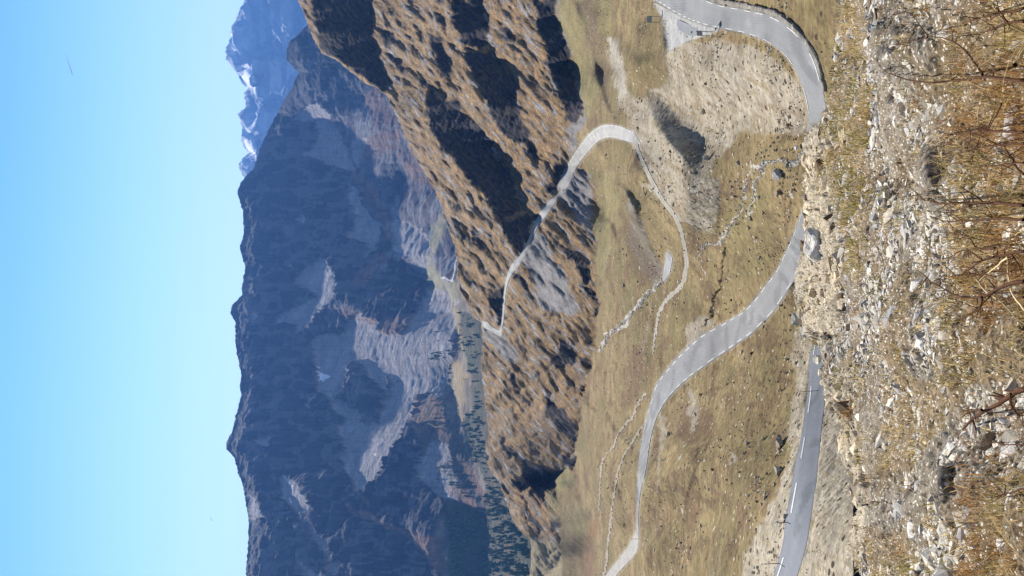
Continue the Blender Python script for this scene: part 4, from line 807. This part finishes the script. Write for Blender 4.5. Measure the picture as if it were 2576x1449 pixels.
# ------------------------------------------------------------------ bare shrubs
m_twig = mat('twig_bark', (.060, .024, .010), .7, noises=((40, 4, .7, 1.4),)); m_straw = mat('straw', (.55, .42, .22), .8, noises=((40, 4, .8, 1.2),))
def tube(bmv, bmf, pts, r0, r1, sides=5):
    pts = np.array(pts, float); n = len(pts); base = len(bmv); t = np.gradient(pts, axis=0); t /= np.linalg.norm(t, axis=1)[:, None] + 1e-9
    up = np.array([.3, .2, 1.]); a = np.cross(t, up); a /= np.linalg.norm(a, axis=1)[:, None] + 1e-9; b = np.cross(t, a)
    for i in range(n):
        r = r0 + (r1 - r0) * i / (n - 1)
        for k in range(sides):
            an = 2 * math.pi * k / sides; bmv.append(pts[i] + r * (math.cos(an) * a[i] + math.sin(an) * b[i]))
    for i in range(n - 1):
        for k in range(sides): bmf.append([base + i * sides + k, base + i * sides + (k + 1) % sides, base + (i + 1) * sides + (k + 1) % sides, base + (i + 1) * sides + k])
def stems(name, lines, label, cat, m, group=None, lift=(.80, .93), root=True, twigs=5, w0=.0062, seed=0):
    """lines: traced outlines (region, points); each rises from the bank in front of the camera"""
    rg = np.random.default_rng(seed); V = []; Fc = []
    for li, (reg, pts, w) in enumerate(lines):
        q = spline(cv(reg, pts), 26) if len(pts) > 2 else spline(cv(reg, [pts[0], ((pts[0][0] + pts[1][0]) / 2, (pts[0][1] + pts[1][1]) / 2), pts[1]]), 16)
        f = np.linspace(lift[0], lift[1], len(q)); rr = FG.r(q[:, 0], q[:, 1]) * f; p = point(q[:, 0], q[:, 1], rr)
        p += np.cumsum(rg.normal(0, .0012, p.shape), 0)
        if li == 0 and root:
            g = FG.P(q[0, 0] + 150, q[0, 1] + rg.uniform(-20, 20)); k = np.linspace(0, 1, 8)[:, None][:-1]; p = np.concatenate([g * (1 - k) + p[0] * k + np.array([0, 0, .03]) * np.sin(k * np.pi), p])
        tube(V, Fc, p, w0 * w, w0 * w * .35)
        for _ in range(int(twigs * 2)):
            i = rg.integers(len(p) // 3, len(p) - 2); d = p[i + 1] - p[i]; d /= np.linalg.norm(d) + 1e-9; dv = d + rg.normal(0, .45, 3); dv /= np.linalg.norm(dv); L = rg.uniform(.04, .13)
            tp = [p[i] + dv * L * s + np.array([0, 0, .25 * L * s * s]) for s in np.linspace(0, 1, 6)]; tube(V, Fc, tp, w0 * .4 * w, w0 * .18 * w, 4)
    o = mesh_np(name, np.array(V), np.array(Fc), m, None, True); tag(o, label, cat, group); return o
stems('bare_shrub', [('R9', [(1724, 620), (1600, 605), (1420, 585), (1250, 605), (1060, 630), (900, 625), (780, 600), (670, 560), (480, 555)], 1.3), ('R9', [(1400, 580), (1350, 510), (1300, 440), (1200, 350), (1100, 310), (980, 290)], .9), ('R9', [(980, 290), (850, 315), (700, 365)], .6), ('R9', [(980, 290), (900, 180), (830, 115), (720, 130)], .6), ('R9', [(670, 560), (600, 510), (540, 470)], .5)], 'tallest bare reddish-brown shrub branch arching far over the rubble', 'shrub', m_twig, seed=1)
stems('bare_shrub', [('R9', [(1724, 60), (1500, 100), (1380, 130), (1250, 165)], 1.), ('R9', [(1724, 160), (1600, 170), (1400, 260), (1280, 280)], .8), ('R9', [(1600, 170), (1500, 60), (1380, 60)], .6)], 'bare dark shrub branch in the upper right corner of the bank', 'shrub', m_twig, seed=2, twigs=8)
stems('bare_shrub', [('R9', [(1724, 1020), (1500, 1020), (1350, 1020), (1250, 1015), (1130, 1035)], 1.1), ('R9', [(1724, 1100), (1500, 1120), (1300, 1160), (1180, 1190)], .7), ('R9', [(1724, 1340), (1650, 1260), (1600, 1180), (1560, 1100)], .8), ('R9', [(1724, 1250), (1500, 1270), (1250, 1280)], .6), ('R9', [(1550, 800), (1480, 950), (1400, 1040), (1300, 1280)], .6)], 'bare brown shrub with straight branches reaching over the shaded hollow', 'shrub', m_twig, seed=3, twigs=8)
stems('bare_shrub', [('R10', [(1724, 130), (1500, 118), (1200, 120), (1030, 122), (960, 92), (880, 95)], 1.4), ('R10', [(960, 92), (920, 40), (860, 60)], .6), ('R10', [(1724, 240), (1550, 230), (1300, 250), (1100, 240), (1000, 200)], 1.), ('R10', [(1300, 140), (1180, 180), (1060, 230)], .6)], 'bare brown shrub branch lying level beside the pale turf slab', 'shrub', m_twig, seed=4, twigs=9)
stems('bare_shrub', [('R10', [(1724, 480), (1600, 505), (1400, 545), (1240, 640), (1150, 665), (1060, 668)], 1.2), ('R10', [(1400, 545), (1250, 480), (1150, 540), (1080, 560)], .7), ('R10', [(1500, 675), (1380, 660), (1250, 650)], .7), ('R10', [(1500, 460), (1370, 460), (1300, 380), (1180, 340), (1080, 330)], .8)], 'bare brown shrub with curved branches left of centre at the bank foot', 'shrub', m_twig, seed=5, twigs=9)
stems('bare_shrub', [('R10', [(1724, 715), (1600, 745), (1440, 825), (1380, 840), (1200, 820), (1080, 755), (980, 715), (910, 735)], 1.5), ('R10', [(1400, 840), (1380, 920), (1320, 990), (1200, 1050)], .8), ('R10', [(1720, 840), (1600, 850), (1450, 860)], .7)], 'bare shrub branch bowed over the tan ledge rock', 'shrub', m_twig, seed=6, twigs=7)
stems('bare_twig', [('R11', [(1640, 85), (1560, 112), (1420, 190), (1320, 240), (1240, 300), (1170, 370)], 2.4), ('R11', [(1320, 240), (1260, 240), (1210, 247), (1160, 285)], 1.), ('R11', [(1530, 125), (1540, 210), (1590, 255), (1640, 265)], .8)], 'thick reddish twig slanting above the rubble on the left', 'twig', m_twig, seed=7, twigs=4)
stems('bare_twig', [('R11', [(1640, 800), (1560, 830), (1470, 850), (1420, 880)], .8), ('R11', [(1640, 500), (1450, 490), (1250, 490)], .5)], 'thin brown twig among the golden grass mass', 'twig', m_twig, seed=8, twigs=5)
stems('straw_stem', [('R10', [(1724, 940), (1640, 800), (1600, 600), (1605, 370)], .8), ('R10', [(1360, 700), (1420, 800), (1600, 930), (1724, 1100)], .8), ('R10', [(1600, 530), (1480, 620), (1365, 720)], .7)], 'tall looping pale straw stem at the foot of the bank', 'stem', m_straw, seed=9, twigs=0)
stems('straw_stem', [('R9', [(1650, 500), (1690, 420), (1724, 330)], 1.6)], 'pale straw stick leaning beside the dark branches', 'stem', m_straw, seed=10, twigs=0, root=False)
stems('straw_stem', [('R9', [(1050, 285), (1045, 190), (1030, 100), (1022, 0)], .7)], 'thin white curved stem lying on bare grey gravel', 'stem', m_straw, seed=11, twigs=0, root=False, lift=(.985, .99))
stems('straw_stem', [('R10', [(850, 805), (920, 760), (990, 730)], .8)], 'short straw stem slanting over the heath in mid bank', 'stem', m_straw, seed=12, twigs=0, root=False, lift=(.97, .98))
# ------------------------------------------------------------------ blue plastic scraps on the bank
m_blue = mat('blue_plastic', (.05, .32, .55), .45, noises=((30, 3, .7, 1.3),), spec=.5)
def scrap(reg, a, b, spx, label, seed):
    rg = np.random.default_rng(seed); (x, y), = cv(reg, [(a, b)]); rr = float(FG.r(x, y)); w = spx / F * rr * 1.1; n = 9
    u, v = np.meshgrid(np.linspace(-1, 1, n), np.linspace(-1, 1, n), indexing='ij'); z = .28 * fbm(np.stack([u, v, 0 * u + seed], -1), 1.0, 3, .6); ed = 1 + .25 * fbm(np.stack([u, v, 0 * u + seed + 9], -1), .7, 2)
    top = np.stack([u * w * ed, v * w * .6 * ed, z * w + .03], -1); bot = top - np.array([0, 0, .002]); V = np.concatenate([top.reshape(-1, 3), bot.reshape(-1, 3)])
    f = gridfaces(n, n); Fa = np.concatenate([f, f[:, ::-1] + n * n]); o = mesh_np('plastic_scrap', V, Fa, m_blue, None, True); p = FG.P(x, y); o.location = p.tolist(); tag(o, label, 'litter', 'blue plastic scraps on the bank')
scrap('R9', 585, 228, 7, 'larger crumpled blue plastic scrap on the gravel at far right', 1); scrap('R9', 370, 470, 7, 'blue plastic scrap caught in golden grass near the edge', 2); scrap('R9', 560, 380, 3.5, 'tiny blue plastic scrap below the larger crumpled one', 3); scrap('R9', 330, 725, 4.5, 'deep blue plastic scrap beside the layered rock', 4)
# ------------------------------------------------------------------ road markings
dashes(roadA, gA, .045, .075, 5.2, .52, imin=0)
dashes(roadA, gA, .925, .955, 5.2, .52, phase=2, imin=0)
dashes(roadB, gB, .17, .222, 9., .48, phase=2.)
dashes(roadC, gC, .05, .09, 6, .5, imax=160); dashes(roadC, gC, .90, .94, 6, .5, imax=160)
dashes(roadD, gD, .5, .54, 12, .9)
dashes(roadM, gM, .04, .10, 8, .5)
dashes(roadM, gM, .9, .96, 8, .5)
# repaired asphalt patch on the lay-by
pp_ = cv('R6', [(385, 150), (470, 185), (545, 212), (540, 262), (515, 283), (450, 262), (395, 232), (380, 190)]); q = np.array(pp_); ctr = q.mean(0)
rings = np.array([ctr + (q - ctr) * k for k in (.001, .35, .7, 1)]); Pv = MID.P(rings[..., 0], rings[..., 1]); Pv[..., 2] += .02
Pv = np.concatenate([Pv, Pv[:, :1]], 1); o = mesh_np('asphalt_patch', Pv, gridfaces(4, len(pp_) + 1), m_asph, np.zeros(Pv.shape) + (.19, .195, .205), True); tag(o, kind='structure')
# ------------------------------------------------------------------ low stone kerb wall added for the dark bank shade outside the upper bend
def bermstrip(name, pts, h, th, m, label, cat, n=260):
    q = spline(pts, n); c = MID.P(q[:, 0], q[:, 1]); c = smooth1(c, 4); t = np.gradient(c, axis=0)[:, :2]; t /= np.linalg.norm(t, axis=1)[:, None]; nn = np.stack([-t[:, 1], t[:, 0], 0 * t[:, 0]], -1)
    hh = h * (1 + .35 * fbm(c, 1.5, 3, .6))[:, None]; z = np.array([0, 0, 1.]); off = .12 * fbm(c, 1.1, 3, .6, 5.)[:, None]
    prof = [c - nn * th * .7 - z * .5, c - nn * (th * .5 + off) + z * hh * .9, c - nn * th * .2 + z * hh, c + nn * th * .3 + z * hh * 1.02, c + nn * (th * .5 + off) + z * hh * .8, c + nn * th * .7 - z * .5]
    Vv = np.stack(prof, 1); cc = np.zeros(Vv.shape) + (.22, .20, .17); cc *= (1 + .35 * fbm(Vv, .8, 3, .6))[..., None]
    o = mesh_np(name, Vv, gridfaces(n, 6), m, cc, False); tag(o, label, cat); return o
bermstrip('shade_berm', cv('R6', [(660, -5), (760, 15), (860, 35), (980, 60), (1080, 82), (1180, 125), (1270, 190), (1350, 270), (1425, 370), (1480, 490), (1510, 600), (1525, 700)]), .3, .45, m_boulder2, 'low rough stone wall standing in for the dark bank shade outside the upper bend', 'berm')
# ------------------------------------------------------------------ signs and snow poles
m_steel = mat('grey_steel', (.22, .22, .22), .6, noises=((5, 3, .8, 1.2),)); m_back = mat('sign_back', (.33, .31, .30), .55, noises=((4, 3, .85, 1.15),)); m_pole = mat('marker_paint', (.25, .10, .06), .6, noises=((4, 3, .8, 1.2),)); m_white = mat('white_band', (.75, .75, .72), .6, noises=((4, 3, .9, 1.1),))
def boxmesh(name, cx, cy, cz, sx, sy, sz, m, parent, bev=.01):
    bm = bmesh.new(); bmesh.ops.create_cube(bm, size=1); bmesh.ops.scale(bm, vec=(sx, sy, sz), verts=bm.verts); bmesh.ops.translate(bm, vec=(cx, cy, cz), verts=bm.verts)
    bmesh.ops.bevel(bm, geom=bm.edges[:], offset=bev, segments=1, affect='EDGES'); me = bpy.data.meshes.new(name); bm.to_mesh(me); bm.free(); me.materials.append(m); o = bpy.data.objects.new(name, me); C.objects.link(o); o.parent = parent; return o
def cyl(name, x, y, z0, z1, r, m, parent, sides=8):
    V = []; Fc = []; tube(V, Fc, [(x, y, z0), (x, y, (z0 + z1) / 2), (x, y, z1)], r, r, sides); k = len(V); V.append(np.array((x, y, z1 + r * .3)))
    o = mesh_np(name, np.array(V), np.array(Fc), m, None, True, parent)
    return o
def empty(name, p, rz, label, cat, group=None):
    o = bpy.data.objects.new(name, None); o.empty_display_size = .3; C.objects.link(o); o.location = [float(v) for v in p]; o.rotation_euler = (0, 0, rz); return tag(o, label, cat, group)
def road_sign(reg, a, b, w, hpost, hpan, rz, label):
    (x, y), = cv(reg, [(a, b)]); e = empty('road_sign', MID.P(x, y), rz, label, 'road sign')
    for s in (-1, 1): cyl('post', s * w * .42, 0, -.3, hpost, .045, m_steel, e)
    boxmesh('sign_panel', 0, -.05, hpost - hpan / 2, w, .03, hpan, m_back, e)
    for dz in (.18, hpan - .18): boxmesh('rail', 0, -.085, hpost - dz, w * .96, .03, .06, m_steel, e, .005)
    return e
road_sign('R6', 258, 152, 1.15, 2.5, .85, -.15, 'grey back of a two-post road sign beside the lay-by')
road_sign('R6', 668, 262, .7, 2.2, .7, .35, 'grey back of a smaller road sign on the inside of the bend')
def snow_pole(x, y, h, label, field=MID, r=.035):
    p = field.P(np.float64(x), np.float64(y)); e = empty('snow_pole', p, 0, label, 'marker pole', 'snow marker poles')
    cyl('shaft', 0, 0, -.3, h, r, m_pole, e); cyl('white_band', 0, 0, h - .28, h - .1, r * 1.12, m_white, e); return e
for (rg_, a, b, h, lb) in (('R8', 1104, 1357, 1.7, 'thin snow pole on the lower road verge, nearest the left border of the scene'), ('R8', 1163, 1060, 1.2, 'thin snow pole at the lower road beside the row of boulders'), ('R8', 1330, 107, 1.3, 'thin snow pole on the lower road close to the rocky edge'), ('R7', 1265, 575, 1.3, 'thin snow pole on the near verge where the road emerges from the rocks'), ('R5', 1058, 1215, 1.6, 'thin snow pole where the far grassy hill hides the road')):
    (x, y), = cv(rg_, [(a, b)]); snow_pole(x, y, h, lb)
# ------------------------------------------------------------------ conifers on the far slope
m_con = mat('conifer_needles', attr='Col', rough=.9, noises=((.8, 4, .6, 1.4),))
def conifer(seed, tiers=7, sides=9):
    rg = np.random.default_rng(seed); V = []; Fc = []; Cc = []
    tv = []; tf = []; tube(tv, tf, [(0, 0, -.05), (0, 0, .12), (0, 0, .5)], .022, .012, 5); V += [v for v in tv]; Fc += [[f[0], f[1], f[2]] for f in tf] + [[f[0], f[2], f[3]] for f in tf]; Cc += [(.05, .035, .02)] * len(tv)
    for k in range(tiers):
        z0 = .10 + .80 * k / tiers; R = .24 * (1 - k / tiers) ** .8 + .02; z1 = z0 + .26 * (1 - .4 * k / tiers)
        b = len(V); V.append(np.array((0, 0, z1))); Cc.append((.09, .15, .04))
        for j in range(sides * 2):
            an = math.pi * j / sides + rg.normal(0, .1); rr = R * (rg.uniform(.8, 1.25) if j % 2 else rg.uniform(.4, .62)); V.append(np.array((rr * math.cos(an), rr * math.sin(an), z0 - (.03 if j % 2 else -.05) + rg.normal(0, .015)))); Cc.append((.055, .095, .03) if j % 2 else (.09, .14, .045))
        for j in range(sides * 2): Fc.append([b, b + 1 + j, b + 1 + (j + 1) % (sides * 2)])
    return np.array(V), np.array(Fc), np.array(Cc)
CON = [conifer(s) for s in range(4)]
# candidate trees
n = 9000; X = fx(n, 1080, 1430); Y = fx(n, 780, 1500); p_for = multi(X, Y, F_FOREST); p_sp = multi(X, Y, F_WOODSPOT + F_FOREST[:1] + F_FOREST[-1:]); p_for = multi(X, Y, F_FOREST[1:-1]) * (1 - p_sp)
vis = X < interp(Y, SIL_MID) - 1; dens = fbm(np.stack([X, Y, 0 * X], -1), 35, 3, .6, 15.)
ok = vis & (rng.uniform(size=n) < np.where(p_for > 0, .55 + .7 * dens, np.where(p_sp > 0, .06 + .9 * np.maximum(dens, 0) ** 1.3, .004))); X, Y = X[ok], Y[ok]
TP = FAR.P(X, Y); TR = FAR.r(X, Y); TH = np.exp(rng.normal(0, .3, len(X))) * 9.0
order = np.argsort(-(TH / TR)); near = order[:290]; rest = order[290:]
cmes = []
for k, (v, f, c) in enumerate(CON):
    o = mesh_np('conifer', v, f, m_con, c, False); cmes.append(o.data); bpy.data.objects.remove(o)
for i in near:
    o = bpy.data.objects.new('conifer', cmes[i % 4]); C.objects.link(o); o.location = TP[i].tolist(); s = float(TH[i]); o.scale = (s * 1.1, s * 1.1, s); o.rotation_euler = (0, 0, float(rng.uniform(0, 6)))
    tag(o, 'dark green conifer in the forest on the far valley slope', 'tree', 'conifers on the far valley slope')
V = []; Fa = []; Cc = []; off = 0
for k, i in enumerate(rest):
    v, f, c = CON[k % 4]; a = rng.uniform(0, 6); ca, sa = math.cos(a), math.sin(a); w = v @ np.array([[ca, sa, 0], [-sa, ca, 0], [0, 0, 1]]) * TH[i] * np.array([1.1, 1.1, 1]) + TP[i]; V.append(w); Fa.append(f + off); off += len(v); Cc.append(c * rng.uniform(.7, 1.3))
if V: tag(mesh_np('conifer_forest', np.concatenate(V), np.concatenate(Fa), m_con, np.concatenate(Cc), False), 'mass of dark conifers filling the far valley slope', 'forest', None, 'stuff')
print('trees', len(near), len(rest), time.time() - T0)
# ------------------------------------------------------------------ vapour trails high in the sky
m_trail = mat('ice_cloud', (.9, .9, .9), 1., noises=((.02, 3, .9, 1.05),))
def trail(a, b, rad, label, name='vapour_trail'):
    pts = [point(a[0] + (b[0] - a[0]) * t, a[1] + (b[1] - a[1]) * t, 9000.) for t in np.linspace(0, 1, 14)]; V = []; Fc = []
    tube(V, Fc, pts, rad * .25, rad, 6); o = mesh_np(name, np.array(V), np.array(Fc), m_trail, None, True); tag(o, label, 'contrail')
trail((166, 138), (182, 188), 5, 'longer white vapour trail high in the blue sky'); trail((529, 1298), (533, 1310), 3, 'tiny faint vapour trail low over the left ridge')
# ================================================================== haze, light, camera
SUN_EL, SUN_AZ = R_(33), R_(-9)      # ahead of the camera, a little to its left
bm = bmesh.new(); bmesh.ops.create_cube(bm, size=1); me = bpy.data.meshes.new('haze'); bm.to_mesh(me); bm.free()
hz = bpy.data.objects.new('haze', me); C.objects.link(hz); ztop, zbot = 1900., -520.
hz.scale = (13000, 13400, ztop - zbot); hz.location = (0, 6400, (ztop + zbot) / 2)
hm = bpy.data.materials.new('haze_air'); hm.use_nodes = True; nt = hm.node_tree; nt.nodes.remove(nt.nodes['Principled BSDF'])
pv = nt.nodes.new('ShaderNodeVolumePrincipled'); pv.inputs['Color'].default_value = (.15, .38, 1., 1); pv.inputs['Density'].default_value = .75e-4; pv.inputs['Anisotropy'].default_value = .0
nt.links.new(pv.outputs[0], nt.nodes['Material Output'].inputs['Volume']); me.materials.append(hm); tag(hz, 'thin blue haze filling the valley air', 'haze', None, 'stuff')
w = bpy.data.worlds.new('World'); bpy.context.scene.world = w; w.use_nodes = True; nt = w.node_tree; bg = nt.nodes['Background']
sky = nt.nodes.new('ShaderNodeTexSky'); sky.sky_type = 'NISHITA'; sky.sun_disc = False; sky.sun_elevation = SUN_EL; sky.sun_rotation = SUN_AZ; sky.altitude = 2200; sky.air_density = 1.3; sky.dust_density = .5; sky.ozone_density = .6
tn = nt.nodes.new('ShaderNodeMix'); tn.data_type = 'RGBA'; tn.blend_type = 'MULTIPLY'; tn.inputs['Factor'].default_value = 1; tn.inputs['B'].default_value = (1, 1, 1, 1)
gt = nt.nodes.new('ShaderNodeTexCoord'); gs = nt.nodes.new('ShaderNodeSeparateXYZ'); gr = nt.nodes.new('ShaderNodeValToRGB')
for k_, (p_, c_) in enumerate(((.0, (1., 1., 1.0)), (.15, (1., 1., 1.)), (.26, (.70, .90, 1.)), (.38, (.38, .72, 1.)), (.52, (.30, .36, .44)), (1., (.19, .22, .27)))):
    e_ = gr.color_ramp.elements[k_] if k_ < 2 else gr.color_ramp.elements.new(p_)
    e_.position = p_; e_.color = (*c_, 1)
nt.links.new(gt.outputs['Generated'], gs.inputs[0]); nt.links.new(gs.outputs['Z'], gr.inputs['Fac']); nt.links.new(gr.outputs['Color'], tn.inputs['B'])
nt.links.new(sky.outputs[0], tn.inputs['A']); nt.links.new(tn.outputs['Result'], bg.inputs[0]); bg.inputs[1].default_value = .085
sd = bpy.data.lights.new('sun', 'SUN'); sd.energy = 5.0; sd.angle = R_(.53); sd.color = (1, .95, .87); so = bpy.data.objects.new('sun', sd); C.objects.link(so)
dvec = Vector((math.sin(SUN_AZ) * math.cos(SUN_EL), math.cos(SUN_AZ) * math.cos(SUN_EL), math.sin(SUN_EL))); so.rotation_euler = dvec.to_track_quat('Z', 'Y').to_euler(); so.location = (0, 0, 50)
cam = bpy.data.cameras.new('camera'); co = bpy.data.objects.new('camera', cam); C.objects.link(co); bpy.context.scene.camera = co
cam.sensor_fit = 'HORIZONTAL'; cam.sensor_width = 36; cam.lens = 36 * F / 2576; cam.clip_start = .05; cam.clip_end = 60000
co.matrix_world = Matrix(((0, 1, 0, 0), (-SP, 0, -CP, 0), (-CP, 0, SP, 0), (0, 0, 0, 1)))
sc = bpy.context.scene; sc.view_settings.view_transform = 'Standard'; sc.view_settings.look = 'None'; sc.view_settings.gamma = 1; sc.view_settings.exposure = 1.22
print('done', time.time() - T0)
